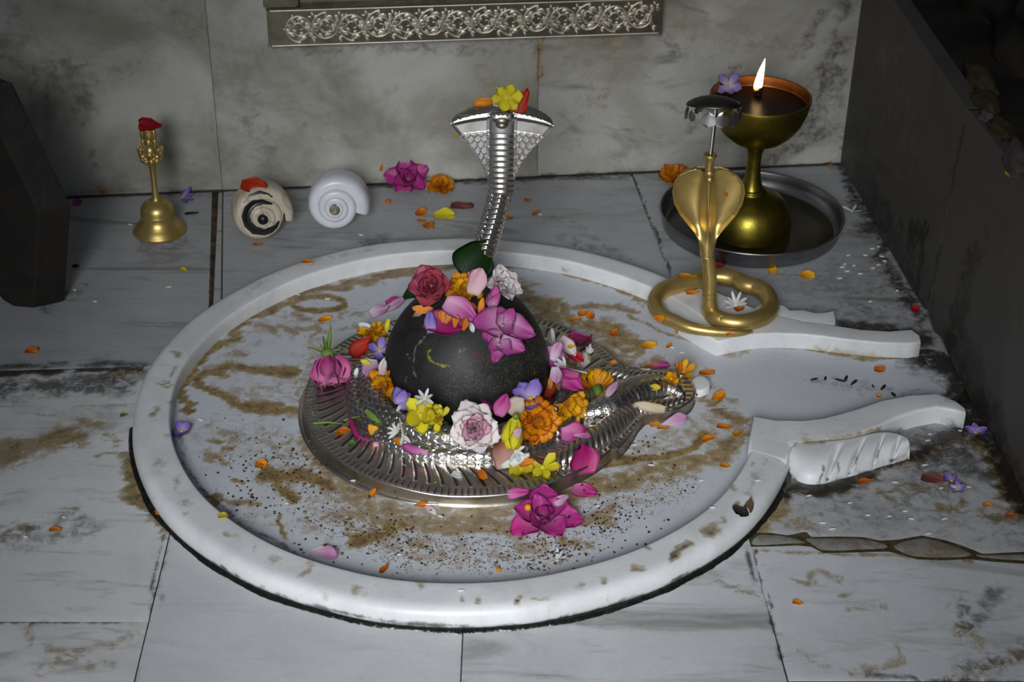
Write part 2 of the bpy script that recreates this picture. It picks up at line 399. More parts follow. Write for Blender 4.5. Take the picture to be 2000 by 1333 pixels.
T9 = ftile([(p[0], p[1] + .0003) for p in up_line], [(.15, .02), (.36, .02), (.53, .02)], M_TILE2, .003)
T10 = ftile([(jhx(-.85) + g, -.85), (.62, -.85)], [(p[0] + .0005, p[1] - .001) for p in edge_b], M_TILE_LIT, .006)
M_OCH = plain('ochre_mortar', (.085, .062, .022), .6, .5, 160, .8, (.03, .022, .010))
n_ = 60; _a = resample(np.array(low_line), n_); _b = resample(np.array(up_line), n_)
mk('ochre_mortar', [P3(*p, -.0003) for p in _a] + [P3(*p, -.0003) for p in _b], [(i, i + 1, n_ + i + 1, n_ + i) for i in range(n_ - 1)], M_OCH, floor, False)
for pts in (((1472, 1064), (1480, 1046), (1510, 1045), (1545, 1050), (1572, 1060), (1540, 1062)),
            ((1574, 1053), (1600, 1052), (1680, 1053), (1722, 1061), (1732, 1070), (1690, 1073), (1612, 1075), (1588, 1064)),
            ((1746, 1066), (1770, 1057), (1805, 1052), (1842, 1060), (1880, 1073), (1896, 1085), (1850, 1089), (1790, 1087), (1760, 1078)),
            ((1906, 1084), (1950, 1084), (2000, 1083), (2070, 1084), (2070, 1098), (2000, 1095), (1930, 1090))):
    c = prism('inlay_chip', [XY(*q) for q in pts], -.0012, .0011, M_CHIP, floor, .0005, 2, closed_smooth=40)
    paint(c, 'stain', [(list(pts) + [pts[0]], 4, .6)])
# mortar lines and the black wet crevice round the basin
def strip(name, a, b, wd, z, mat, seed=1, n=80):
    a = np.array(a[:2]); b = np.array(b[:2]); d = (b - a) / np.linalg.norm(b - a); s = np.array([d[1], -d[0]])
    r = np.random.default_rng(seed); V = []
    for t in np.linspace(0, 1, n):
        c = a + (b - a) * t; e = r.normal(0, .13, 2)
        V += [(*(c - s * wd * (.5 + e[0])), z), (*c, z + wd * .12 * (1 + r.normal(0, .5))), (*(c + s * wd * (.5 + e[1])), z)]
    return mk(name, V, grid_faces(n, 3).tolist(), mat, floor)
strip('rusty_joint', lerp2(lerp2(gapL0, gapR0, .5), lerp2(gapL1, gapR1, .5), -.02), lerp2(lerp2(gapL0, gapR0, .5), lerp2(gapL1, gapR1, .5), 1.1), .0066, -.0009, M_RUST, 3)
strip('wall_joint', (-1., wally(-1.) + .0005), (.45, wally(.45) + .0005), .0045, .0006, M_LINE, 4, 200)
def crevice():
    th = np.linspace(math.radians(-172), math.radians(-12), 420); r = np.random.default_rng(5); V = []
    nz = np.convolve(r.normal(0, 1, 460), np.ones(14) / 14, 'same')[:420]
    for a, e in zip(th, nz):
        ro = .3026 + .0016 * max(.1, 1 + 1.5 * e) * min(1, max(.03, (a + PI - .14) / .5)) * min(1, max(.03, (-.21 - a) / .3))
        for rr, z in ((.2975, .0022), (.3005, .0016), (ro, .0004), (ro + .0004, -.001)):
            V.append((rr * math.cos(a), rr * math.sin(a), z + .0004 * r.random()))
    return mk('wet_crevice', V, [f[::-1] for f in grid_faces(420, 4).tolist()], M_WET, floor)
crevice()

# stains of the stones, some shade and light falloff painted in
paint(T1, 'dirt_shade', [([(300, 480), (360, 470)], 40, .5), ([(90, 590), (150, 560)], 30, .55), ([(-300, 722), (290, 712)], 9, .7), ([(130, 384), (425, 380)], 8, .5)])
paint(T2, 'dirt_shade', [([(700, 470), (740, 462)], 16, .6), ([(440, 590), (620, 515), (800, 475)], 9, .55), ([(1040, 410), (1180, 470)], 14, .4), ([(720, 362), (1230, 346)], 9, .75), ([(1105, 468), (1240, 515)], 20, .45)])
paint(T3, 'dirt_shade', [([(1640, 330), (1720, 470), (1800, 620)], 26, .8), ([(1240, 350), (1310, 540)], 6, .9), ([(1500, 600), (1640, 620)], 30, .35), ([(1640, 630), (1790, 645)], 14, .8), ([(1640, 600), (1770, 620)], 30, .5), ([(1740, 660), (1800, 660)], 30, .9), ([(1560, 540), (1700, 560), (1780, 600)], 70, .42), ([(1680, 400), (1740, 520)], 60, .45), ([(1300, 400), (1420, 340)], 40, .3)])  # broad faint strokes also carry the light falling off to the right
paint(T4, 'stain', [([(-300, 900), (0, 880), (90, 860), (150, 850)], 34, .8), ([(150, 820), (205, 835), (225, 860)], 16, .66), ([(180, 893), (260, 880)], 7, .75), ([(0, 1030), (55, 1022)], 16, .6), ([(120, 988), (160, 990)], 9, .6), ([(250, 900), (262, 960), (290, 1000), (322, 1032)], 26, 1.), ([(240, 730), (285, 722)], 22, .75), ([(275, 1022), (320, 1020)], 7, .7), ([(20, 794), (110, 812)], 7, .5), ([(130, 795), (250, 792)], 5, .6)])
paint(T4, 'dirt_shade', [([(-300, 733), (285, 720)], 12, .95), ([(-300, 756), (120, 752), (250, 748)], 30, .72), ([(0, 1050), (150, 1020)], 40, .55), ([(320, 1040), (288, 1205)], 7, .7), ([(-300, 1216), (290, 1208)], 4, .8)])
paint(T5, 'stain', [([(40, 1225), (70, 1260), (130, 1280), (200, 1260)], 18, .62), ([(170, 1300), (210, 1300)], 14, .55), ([(70, 1310), (180, 1265), (280, 1235)], 18, .55)])
paint(T5, 'dirt_shade', [([(-300, 1222), (290, 1212)], 4, .8)])
paint(T6, 'dirt_shade', [([(330, 1052), (268, 1330)], 8, .55), ([(905, 1232), (903, 1330)], 6, .6)])
paint(T7, 'stain', [([(1372, 1132), (1430, 1152), (1496, 1178)], 15, .5), ([(1380, 1130), (1500, 1172)], 7, .65)])
paint(T7, 'dirt_shade', [([(1460, 1070), (1503, 1190), (1536, 1330)], 6, .8), ([(1400, 1140), (1495, 1182)], 10, .45)])
paint(T8, 'stain', [([(1560, 1125), (1590, 1130), (1605, 1110), (1640, 1125)], 13, .62), ([(1630, 1158), (1660, 1158)], 8, .8), ([(1650, 1190), (1730, 1180)], 12, .5), ([(1860, 1215), (1890, 1230), (1915, 1245)], 26, .6), ([(1745, 1255), (1760, 1280), (1700, 1300), (1660, 1315)], 14, .6), ([(1560, 1270), (1600, 1303), (1680, 1312)], 7, .55), ([(1850, 1320), (1900, 1300), (1990, 1265)], 26, .6), ([(1470, 1072), (1740, 1083), (1900, 1098)], 6, .7)])
paint(T8, 'dirt_shade', [([(1870, 1180), (1885, 1225), (1940, 1160)], 34, .6), ([(1860, 1300), (1990, 1270)], 40, .55), ([(1475, 1075), (1536, 1325)], 6, .8), ([(1690, 1318), (1990, 1325)], 10, .7)])
paint(T9, 'stain', [([(1540, 955), (1500, 1010), (1480, 1040)], 26, .85), ([(1560, 955), (1700, 930), (1800, 890), (1880, 850)], 26, .75), ([(1830, 990), (1860, 1000), (1880, 985)], 14, .7), ([(1545, 1015), (1600, 1020)], 18, .6), ([(1600, 950), (1740, 965), (1850, 940)], 22, .55), ([(1900, 1000), (1990, 1010)], 20, .6), ([(1900, 860), (1950, 930), (1990, 1000)], 30, .85)])
paint(T9, 'dirt_shade', [([(1535, 950), (1640, 955), (1780, 890), (1900, 820)], 24, .9), ([(1800, 900), (1900, 860)], 60, .62), ([(1890, 800), (1940, 870), (2000, 990)], 46, .95), ([(1600, 985), (1950, 950)], 60, .45), ([(1700, 1000), (1980, 1060)], 60, .42), ([(1530, 920), (1540, 965)], 22, 1.), ([(1600, 990), (1800, 1010), (1990, 1030)], 90, .4), ([(1800, 870), (1930, 900)], 70, .7)])  # widest faint strokes include dimming towards the right, painted over the dirt
for t in (T1, T2, T3, T4, T7, T8, T9):
    paint(t, 'speck', [([(700, 1050), (900, 1050)], 10, 0.)])

# ================================================================== walls
wall_n = np.array([.1311, -.9914, 0.]); wall_d3 = np.array([.9914, .1311, 0])
wall_back = empty('wall_back', (-.455, .408, 0)); tag(wall_back, kind='structure')
WA3 = np.array([-.455, .408, 0.])
def wp(s, z, off=0.): return WA3 + wall_d3 * s + np.array([0, 0, z]) + wall_n * off
mk('backing', [wp(-.7, -.02, -.03), wp(.96, -.02, -.03), wp(.96, .75, -.03), wp(-.7, .75, -.03)], [(0, 1, 2, 3)], M_GROUT, wall_back, False)
def wslab(s0, s1, s2, s3, mat, off=0., z1=.74):
    return slab('marble_panel', [wp(s0, .0012, off), wp(s1, .0012, off)], [wp(s3, z1, off), wp(s2, z1, off)], wall_n, .022, mat, wall_back, .005)
W1 = wslab(-.6, .1655, .1645, -.6, M_WALL)
W2 = wslab(.1661, .5285, .5165, .1651, M_WALL, .0006)
W3 = wslab(.5291, .93, .93, .5171, M_WALLR)
paint(W1, 'stain', [([(175, 300), (190, 350), (195, 372)], 14, .55), ([(60, 170), (150, 250)], 40, .35)])
paint(W1, 'dirt_shade', [([(120, 130), (180, 160), (150, 220)], 42, .5), ([(230, 150), (270, 120)], 30, .4), ([(300, 0), (400, 60)], 60, .35), ([(0, 60), (100, 160)], 60, .4), ([(395, 0), (430, 370)], 3, .35), ([(140, 378), (430, 370)], 6, .5)])
paint(W2, 'stain', [([(1045, 90), (1047, 160)], 8, .75), ([(560, 250), (640, 240)], 40, .35), ([(950, 130), (1010, 250)], 50, .3), ([(1048, 160), (1050, 300)], 4, .5)])
paint(W2, 'dirt_shade', [([(520, 100), (700, 95), (900, 85), (1040, 75)], 20, .45), ([(480, 180), (520, 300)], 40, .35), ([(405, 0), (434, 370)], 3, .3), ([(1047, 80), (1051, 340)], 3, .4), ([(720, 355), (1040, 345)], 7, .6)])  # stroke along the frame's lower edge paints its cast shadow
paint(W3, 'stain', [([(1052, 70), (1050, 150)], 8, .95), ([(1052, 150), (1050, 300)], 5, .6), ([(1110, 80), (1150, 200), (1120, 260)], 60, .36), ([(1200, 80), (1190, 200)], 22, .5), ([(1190, 68), (1185, 120)], 18, .5), ([(1080, 80), (1250, 75)], 12, .55), ([(1330, 40), (1480, 90), (1560, 60)], 60, .33)])
paint(W3, 'dirt_shade', [([(1340, 250), (1390, 200), (1440, 130)], 20, .55), ([(1560, 250), (1640, 90)], 40, .6), ([(1600, 20), (1560, 110)], 22, .5), ([(1500, 320), (1620, 250)], 24, .6), ([(1290, 60), (1330, 100)], 26, .5), ([(1052, 350), (1620, 325)], 9, .75), ([(1640, 0), (1640, 320)], 22, .5)])  # stroke off the frame's lower right end is its painted shadow

RD = np.array([.0777, -.997, 0.]); RN = np.array([-.997, -.0777, 0.]); RA = np.array([.43, .525, 0.])
wall_right = empty('wall_right', tuple(RA)); tag(wall_right, kind='structure')
def rp(s, z, off=0.): return RA + RD * s + np.array([0, 0, z]) + RN * off
def rslab(s0, s1, mat, zt0, zt1, zb=()):
    low = [rp(s, z) for s, z in zb] if zb else [rp(s0, .004), rp(s1, .004)]
    return slab('marble_panel', low, [rp(s0, zt0), rp(s1, zt1)], RN, .018, mat, wall_right, .005)
rs0, rs1 = .3735, .375
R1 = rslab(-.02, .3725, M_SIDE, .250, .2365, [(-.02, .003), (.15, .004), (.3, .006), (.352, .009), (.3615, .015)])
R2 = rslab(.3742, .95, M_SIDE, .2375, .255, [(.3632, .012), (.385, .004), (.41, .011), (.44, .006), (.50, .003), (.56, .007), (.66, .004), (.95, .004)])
paint(R1, 'dirt_shade', [([(1790, 440), (1800, 560)], 16, .9), ([(1660, 250), (1720, 420), (1790, 590)], 40, .7), ([(1690, 330), (1720, 330)], 30, .6), ([(1885, 240), (1815, 590)], 5, .8)])
paint(R1, 'stain', [([(1730, 100), (1760, 230), (1770, 320)], 60, .42), ([(1700, 40), (1740, 170)], 50, .3)])
paint(R2, 'dirt_shade', [([(1900, 500), (1860, 640), (1930, 860)], 30, .75), ([(1960, 350), (1930, 500)], 40, .35), ([(1880, 660), (1990, 980)], 26, .8)])
# dark recess behind and above the right-hand panels
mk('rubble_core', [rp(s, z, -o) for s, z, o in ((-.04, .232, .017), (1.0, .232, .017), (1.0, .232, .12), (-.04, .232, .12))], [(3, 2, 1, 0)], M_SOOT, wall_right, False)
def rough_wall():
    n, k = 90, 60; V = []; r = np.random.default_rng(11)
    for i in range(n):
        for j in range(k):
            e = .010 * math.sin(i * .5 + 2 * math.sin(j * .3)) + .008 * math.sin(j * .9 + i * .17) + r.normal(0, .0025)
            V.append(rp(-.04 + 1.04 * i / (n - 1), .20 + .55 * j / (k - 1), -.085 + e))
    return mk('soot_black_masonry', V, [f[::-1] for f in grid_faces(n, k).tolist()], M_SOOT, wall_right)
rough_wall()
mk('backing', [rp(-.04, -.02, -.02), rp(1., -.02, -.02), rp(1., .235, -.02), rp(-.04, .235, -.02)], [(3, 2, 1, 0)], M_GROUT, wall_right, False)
M_DEB = plain('ochre_rubble', (.055, .036, .012), .9, .5, 60, 1., (.02, .014, .007))
M_DEB2 = plain('grey_rubble', (.075, .062, .06), .85, .5, 60, 1.)
def rubble(px, py, sx, sy, sz, mat, label, seed):
    b = on_plane(px, py, rp(0, .236), (0, 0, 1)); r = np.random.default_rng(seed)
    bm = bmesh.new(); bmesh.ops.create_icosphere(bm, subdivisions=3, radius=1)
    for v in bm.verts:
        h = 1 + .22 * math.sin(5 * v.co.x + seed) * math.sin(4 * v.co.y + 2 * seed) + .12 * math.sin(9 * v.co.z + 3 * v.co.x) + r.normal(0, .02)
        v.co = Vector((v.co.x * sx * h, v.co.y * sy * h, max(-.6, v.co.z) * sz * h + .6 * sz))
    V = np.array([v.co[:] for v in bm.verts]) + np.array([b[0], b[1], .232]); Fc = [[v.index for v in f.verts] for f in bm.faces]; bm.free()
    return tag(mk('rubble_lump', V, Fc, mat, None), label, 'rubble')
rubble(1915, 160, .012, .035, .010, M_DEB, 'dark ochre rubble lump highest up on the right wall ledge', 1)
rubble(1925, 205, .012, .028, .008, M_DEB, 'flat ochre rubble lump on the ledge just above the panel joint', 2)
rubble(1925, 233, .008, .010, .007, M_DEB2, 'small grey stone bit on the ledge at the top of the panel joint', 3)
rubble(1955, 262, .013, .030, .008, M_DEB, 'long crumbling ochre lump on the ledge right of the panel joint', 4)
rubble(1988, 318, .012, .035, .012, M_DEB2, 'rounded grey-brown stone at the end of the right wall ledge', 5)

# ================================================================== marble basin with spout
basin = empty('marble_basin', (0, 0, 0)); tag(basin, 'round white marble offering basin with raised rim and open spout to the right', 'basin')
def ring():
    prof = np.array([(.2655, 0), (.2655, .007), (.2655, .0125), (.2657, .0155), (.2661, .0170), (.2669, .0178), (.268, .0180), (.272, .0181), (.277, .0181), (.282, .0181), (.287, .0180), (.2905, .0178), (.2932, .0172), (.2956, .0160), (.2975, .0142), (.2989, .0116), (.2997, .0085), (.3000, .0050), (.2998, .0020), (.2985, 0)])
    n = 900; th = np.radians(np.linspace(24.5, 348.5, n)); V = []
    for a in th:
        e = .0007 * math.sin(3 * a + 1) + .0005 * math.sin(7 * a) + .0003 * math.sin(17 * a)
        zz = 1 + .03 * math.sin(4 * a)
        for r, z in prof:
            rr = r + e * (1 if r > .28 else .7); V.append((rr * math.cos(a), rr * math.sin(a), z * zz))
    k = len(prof); Fc = [f[::-1] for f in grid_faces(n, k).tolist()]
    Fc.append(list(range(k))); Fc.append(list(range((n - 1) * k, n * k))[::-1])
    return mk('rim', V, [f[::-1] for f in Fc], M_RIM, basin)
rim = ring()
Z = .018
def outl(pts, z=Z): return [at(x, y, z)[:2] for x, y in pts]
arm1 = prism('spout_arm', outl([(1402, 667), (1430, 661), (1459, 655), (1486, 652), (1514, 651), (1570, 653), (1610, 657), (1644, 662), (1718, 669.5), (1777, 671), (1799, 668), (1797, 655), (1781, 643), (1736, 646.5), (1681, 643), (1629, 635), (1570, 627), (1514, 615), (1470, 600), (1400, 570), (1340, 556), (1290, 585), (1330, 627), (1362, 646)]), 0, Z, M_RIM, basin, .0022)
arm2 = prism('spout_arm', outl([(1470, 812), (1514, 819), (1570, 820), (1607, 815.6), (1644, 806), (1681, 795), (1718, 782), (1773, 771), (1829, 767.5), (1853, 776), (1872, 785), (1886, 796), (1887, 806), (1860, 800), (1832, 795), (1794, 802), (1762, 812), (1736, 823), (1718, 833), (1662, 853), (1607, 860), (1570, 862), (1545, 864), (1541, 880), (1536, 900), (1462, 880), (1464, 850)]), 0, Z, M_RIM, basin, .0030)
leaf1 = prism('carved_leaf', outl([(1490, 588), (1514, 592), (1533, 595.5), (1544, 605), (1570, 604), (1592, 610), (1610, 609), (1631, 606), (1633, 620), (1631, 634), (1600, 634), (1570, 628), (1514, 618), (1470, 604)], .015), 0, .015, M_RIM, basin, .003)
def carved_leaf():
    """fluted leaf beside the lower arm: rounded body with deep cut grooves on its outer edge"""
    up = smooth_path([at(x, y, .012) for x, y in ((1541, 872), (1570, 870), (1607, 868), (1662, 862), (1700, 853), (1730, 850), (1755, 855), (1770, 864), (1779, 878))], 150)
    dn = smooth_path([at(x, y, .002) for x, y in ((1533, 905), (1544, 925), (1570, 941), (1603, 943), (1637, 934), (1665, 927), (1700, 916), (1720, 909), (1750, 901), (1772, 893), (1779, 880))], 150)
    V = []; k = 26
    for i, (a, b) in enumerate(zip(up, dn)):
        x = i / 149; gro = 0
        for c, wd in ((.335, .016), (.475, .016), (.62, .016), (.775, .018)):
            gro = max(gro, math.exp(-((x - c) / wd) ** 2))
        endf = min(1, x / .05, (1 - x) / .10); endf = math.sqrt(max(0, min(1, endf)))
        for j in range(k):
            t = j / (k - 1); q = a * (1 - t) + b * t
            h = .0165 * (1 - max(0, (t - .25) / .75) ** 2.4) ** .5 * endf
            h *= 1 - gro * .45 * min(1, max(0, t - .15) / .4)
            V.append((q[0], q[1], max(0., h) if 0 < j < k - 1 else 0.))
    # close the inner side along the arm
    return mk('carved_leaf', V, [f[::-1] for f in grid_faces(150, k).tolist()], M_RIM, basin)
leaf2 = carved_leaf()
def basin_floor():
    poly = np.array([at(x, y, 0)[:2] for x, y in ((1395, 700), (1459, 672), (1514, 664), (1570, 668), (1662, 685), (1718, 690), (1800, 682), (1845, 690), (1870, 720), (1885, 760), (1860, 800), (1773, 800), (1700, 815), (1600, 840), (1480, 850))])
    n, k = 620, 170; th = np.linspace(0, 2 * PI, n, endpoint=False); ro = np.full(n, .2662)
    for i, a in enumerate(th):
        d = np.array([math.cos(a), math.sin(a)])
        for p, q in zip(poly, np.roll(poly, -1, 0)):
            e = q - p; den = d[0] * e[1] - d[1] * e[0]
            if abs(den) < 1e-9: continue
            t = (p[0] * e[1] - p[1] * e[0]) / den; s = (p[0] * d[1] - p[1] * d[0]) / den
            if t > .2 and 0 <= s <= 1: ro[i] = max(ro[i], t)
    rr = np.linspace(0, 1, k)[1:]
    V = [(0, 0, .0012)] + [(r * ro[i] * math.cos(th[i]), r * ro[i] * math.sin(th[i]), .0012) for i in range(n) for r in rr]
    Fc = (grid_faces(n, k - 1, True) + 1).tolist() + [[0, 1 + i * (k - 1), 1 + ((i + 1) % n) * (k - 1)] for i in range(n)]
    return mk('basin_floor', V, Fc, M_BASIN, basin)
bfloor = basin_floor()
def loop(cx, cy, rx, ry, n=24): return [(cx + rx * math.cos(2 * PI * i / n), cy + ry * math.sin(2 * PI * i / n)) for i in range(n + 1)]
BST = [
    (loop(622, 594, 52, 14), 9, .95, .25), ([(580, 594), (670, 594)], 16, .3, .3),
    ([(352, 800), (365, 738), (408, 684), (480, 634), (552, 594), (624, 562), (760, 532), (880, 519)], 15, .9), ([(975, 519), (1075, 531), (1150, 551), (1225, 577), (1262, 595)], 9, .8),
    ([(388, 742), (410, 722), (460, 716), (520, 724), (580, 736)], 16, .85), ([(390, 740), (415, 770), (470, 790), (540, 798), (585, 805)], 15, .8), ([(430, 760), (560, 765)], 30, .42),
    ([(500, 640), (530, 650)], 12, .62), ([(545, 640), (560, 655), (600, 645)], 12, .6), ([(585, 622), (610, 640), (600, 665)], 14, .6), ([(480, 690), (450, 690)], 10, .6), ([(660, 620), (700, 612)], 14, .5), ([(620, 655), (690, 640)], 10, .5),
    ([(410, 820), (450, 870), (440, 900)], 16, .5), ([(395, 868), (420, 865)], 14, .66), ([(440, 880), (455, 880)], 10, .7), ([(405, 893), (440, 903)], 14, .66), ([(412, 985), (430, 970)], 14, .75), ([(440, 985), (480, 988)], 16, .7), ([(455, 940), (475, 945)], 8, .7),
    ([(520, 925), (560, 935), (600, 930), (640, 945)], 22, .98), ([(545, 955), (570, 975)], 18, .95), ([(600, 880), (640, 900), (660, 930)], 26, .62), ([(540, 880), (560, 860)], 12, .6),
    ([(592, 850), (640, 925), (690, 965), (760, 995), (850, 1012), (950, 1012), (1030, 1000)], 26, .66), ([(690, 985), (760, 1025), (850, 1030)], 26, .62),
    ([(790, 1020), (745, 1045), (705, 1065)], 20, .95), ([(840, 1030), (960, 1030), (1010, 1040)], 24, .66), ([(800, 1060), (830, 1070)], 10, .7), ([(550, 1010), (560, 1050)], 9, .75), ([(600, 1020), (620, 1040)], 14, .5),
    ([(660, 1005), (700, 1020)], 18, .6), ([(1080, 990), (1150, 960), (1240, 930), (1330, 905), (1440, 870)], 34, .72), ([(1185, 903), (1260, 893), (1330, 880), (1375, 850)], 12, .96), ([(1180, 950), (1300, 925), (1440, 890)], 14, .55), ([(1240, 880), (1330, 840), (1440, 830)], 36, .48), ([(1400, 880), (1460, 850)], 16, .7),
    ([(1370, 770), (1385, 800), (1420, 820), (1460, 830)], 13, .75), ([(1365, 780), (1440, 790)], 10, .5), ([(1380, 730), (1392, 760)], 12, .55),
    ([(1020, 575), (1080, 610), (1140, 640), (1200, 660), (1230, 690)], 30, .74), ([(1130, 605), (1220, 602), (1245, 612)], 11, .66), ([(1180, 690), (1230, 735), (1290, 715)], 24, .62), ([(1230, 620), (1290, 650), (1400, 690)], 7, .6),
    ([(1410, 692), (1459, 677), (1514, 670), (1570, 675), (1662, 692), (1718, 697), (1799, 690)], 9, .8), ([(1415, 700), (1460, 690)], 14, .5),
    ([(1060, 1020), (1120, 1000)], 24, .55), ([(1150, 1025), (1190, 1000), (1180, 1030)], 18, .66), ([(1090, 1060), (1140, 1075)], 20, .66), ([(1000, 1070), (1060, 1080)], 20, .55), ([(940, 1085), (1000, 1090)], 16, .5), ([(1100, 940), (1180, 920)], 30, .5),
    ([(1040, 900), (1180, 860), (1250, 800)], 20, .4)]
BST += [([(520, 860), (600, 960), (720, 1040), (900, 1080)], 70, .42), ([(420, 830), (500, 900)], 50, .36), ([(620, 690), (590, 800)], 36, .5), ([(590, 640), (700, 610)], 40, .33), ([(1080, 1030), (1200, 980), (1320, 930)], 50, .36), ([(430, 680), (560, 640)], 40, .34), ([(480, 1000), (640, 1060)], 36, .36)]
paint(bfloor, 'stain', [(b[0], b[1], min(1., b[2] * 1.16), *b[3:]) for b in BST])
paint(bfloor, 'dirt_shade', [([(345, 850), (361, 912), (400, 965), (445, 1006), (585, 1086)], 7, .6), ([(1820, 690), (1880, 730), (1900, 790)], 50, 1.), ([(1760, 690), (1800, 720)], 30, .5), ([(1590, 740), (1640, 748), (1730, 760), (1790, 770)], 18, .42), ([(640, 560), (700, 700)], 30, .18), ([(570, 700), (600, 860)], 20, .35), ([(360, 850), (400, 900), (430, 960)], 22, .33)])
paint(bfloor, 'speck', [([(480, 870), (620, 980), (760, 1060)], 130, .75), ([(650, 1010), (800, 1080), (1000, 1090), (1100, 1060)], 80, .95), ([(1130, 1060), (1200, 1000), (1330, 940)], 80, .85), ([(560, 700), (640, 620)], 60, .55), ([(420, 860), (470, 700)], 60, .6), ([(1300, 870), (1400, 800)], 60, .6), ([(1200, 620), (1300, 720)], 60, .5), ([(400, 930), (560, 1060)], 60, .6), ([(1580, 745), (1800, 765)], 20, .62)])
spots = [((340, 690), 12, .62), ((335, 728), 14, .62), ((330, 745), 10, .6), ((318, 755), 10, .6), ((328, 785), 12, .52), ((305, 808), 14, .62), ((318, 850), 12, .5), ((310, 905), 14, .42), ((345, 940), 18, .45), ((365, 975), 24, .4), ((450, 1042), 14, .5), ((495, 1075), 12, .52), ((545, 1100), 16, .4), ((600, 1122), 20, .58), ((690, 1155), 14, .55), ((735, 1152), 12, .45), ((815, 1146), 13, .62), ((700, 1165), 20, .35), ((895, 1173), 9, .75), ((928, 1178), 12, .6), ((1012, 1172), 12, .82), ((1020, 1140), 8, .6), ((1135, 1148), 14, .55), ((1182, 1140), 9, .7), ((1445, 985), 10, .6), ((1190, 1170), 7, .5), ((1235, 1112), 12, .8), ((1252, 1112), 10, .85), ((1262, 1072), 7, .7), ((1410, 1020), 10, .6), ((1437, 950), 8, .7), ((1468, 908), 8, .5), ((365, 1000), 9, .4), ((1090, 1185), 18, .42), ((515, 1150), 9, .4), ((640, 1170), 12, .35)]
paint(rim, 'stain', [([s[0]], s[1], min(1., s[2] * 1.4)) for s in spots] + [([(1302, 1090), (1345, 1066)], 15, .95), ([(1380, 1045), (1396, 1032)], 12, .95), ([(1475, 960), (1490, 920), (1500, 900)], 13, .55), ([(1075, 1182), (1085, 1195)], 12, .6), ([(1040, 1172), (1060, 1174)], 4, .8), ([(1260, 592), (1200, 562), (1100, 532)], 5, .7)])
paint(rim, 'dirt_shade', [([(1302, 1090), (1345, 1066)], 10, .62), ([(1012, 1173)], 8, .6), ([(1385, 1045)], 7, .6), ([(410, 1095), (515, 1155), (637, 1193), (760, 1221), (935, 1228), (1040, 1221), (1200, 1187), (1305, 1151), (1440, 1076), (1513, 989)], 7, .75), ([(440, 600), (560, 523), (760, 474)], 8, .35)])
paint(arm1, 'stain', [([(1407, 695), (1459, 677), (1514, 669.5), (1570, 675), (1662, 692), (1718, 697), (1799, 690)], 6, .85), ([(1370, 640), (1404, 690)], 6, .6)])
paint(arm2, 'stain', [([(1545, 868), (1607, 866), (1662, 858), (1720, 838)], 6, .85), ([(1462, 860), (1540, 868)], 3, .6)])
paint(arm2, 'dirt_shade', [([(1735, 848), (1792, 842), (1855, 828), (1888, 829)], 7, .8), ([(1835, 785), (1850, 775)], 14, .5)])
paint(leaf2, 'dirt_shade', [([(1533, 905), (1545, 928), (1603, 944), (1700, 918), (1778, 890)], 6, .8), ([(1602, 942), (1612, 912)], 4, .7), ([(1636, 932), (1640, 905)], 4, .6), ([(1672, 925), (1676, 895)], 4, .6), ([(1712, 910), (1716, 880)], 4, .6)])
paint(leaf2, 'stain', [([(1541, 872), (1607, 868)], 8, .7)])

# ================================================================== metals, stone
M_SILV = metal('silver', (.74, .72, .69), (.34, .30, .24), .30, .6, 22, 160, .10)
M_SILVD = metal('tarnished_silver', (.42, .38, .31), (.17, .135, .085), .42, .8, 26, 140, .2)
M_FRAME = metal('embossed_silver', (.80, .76, .64), (.36, .32, .23), .45, .5, 16, 200, .15)
M_FRAMED = metal('blackened_silver', (.20, .18, .135), (.07, .06, .042), .45, .6, 40, 200, .3)
M_BRASS = metal('polished_brass', (.62, .455, .16), (.30, .21, .06), .36, .6, 30, 200, .12, .82)
M_BRASSD = metal('oily_old_brass', (.30, .24, .035), (.10, .08, .012), .36, .8, 24, 130, .25)
M_COPP = metal('sooty_copper_rim', (.26, .10, .03), (.05, .018, .007), .42, .7, 24, 130, .25)
M_STEEL = metal('dull_steel', (.30, .30, .31), (.14, .14, .14), .33, .6, 20, 200, .06)
M_WOOD = plain('dark_greasy_wood', (.011, .010, .009), .5, .4, 30, .9, (.018, .015, .011), .3, 90)
M_OIL = plain('dark_oil', (.008, .005, .003), .3, .1, 20, 0., None, .08)

def scales(a, b):
    """overlapping fish scales: a along the body, b round it, both in scale units; returns relief 0..1"""
    a, b = np.broadcast_arrays(a, b)
    row = np.floor(a); t = a - row
    def edge(r):
        x = np.abs((b + .5 * np.mod(r, 2)) % 1. - .5) * 2
        return .72 + .80 * np.sqrt(np.clip(1 - x * x, 0, 1))
    e0, e1 = edge(row), edge(row - 1)
    h = np.where(t < e0, .15 + .7 * t / e0, .05)
    return np.where(1 + t < e1, .15 + .85 * (1 + t) / e1, h)

# ------------------------------------------------------------------ linga stone
k = NT('black_stone'); o = k.obj(); n = k.noise(o, 45, 8, .3, .7); n2 = k.noise(o, 300, 3); sp = k.attr('speck'); ye = k.attr('yellow'); rd = k.attr('red'); wh = k.attr('white')
col = k.mix(k.ramp(n, .35, .75), (.007, .007, .0068, 1), (.019, .019, .018, 1))
vv = k.n('ShaderNodeTexVoronoi', None, Vector=o, Scale=950.)
vr = k.n('ShaderNodeSeparateColor', None, Color=vv.outputs['Color'])
on = k.math('LESS_THAN', vv.outputs['Distance'], k.math('MULTIPLY', k.math('SUBTRACT', k.math('MULTIPLY', sp, vr.outputs[0]), .34), 1.2))
col = k.mix(k.math('MULTIPLY', on, .6), col, k.mix(vr.outputs[1], (.15, .135, .04, 1), (.13, .12, .09, 1)))
nn = k.math('MULTIPLY', k.math('SUBTRACT', k.noise(o, 260, 6, .2, .7), .5), 2.4)
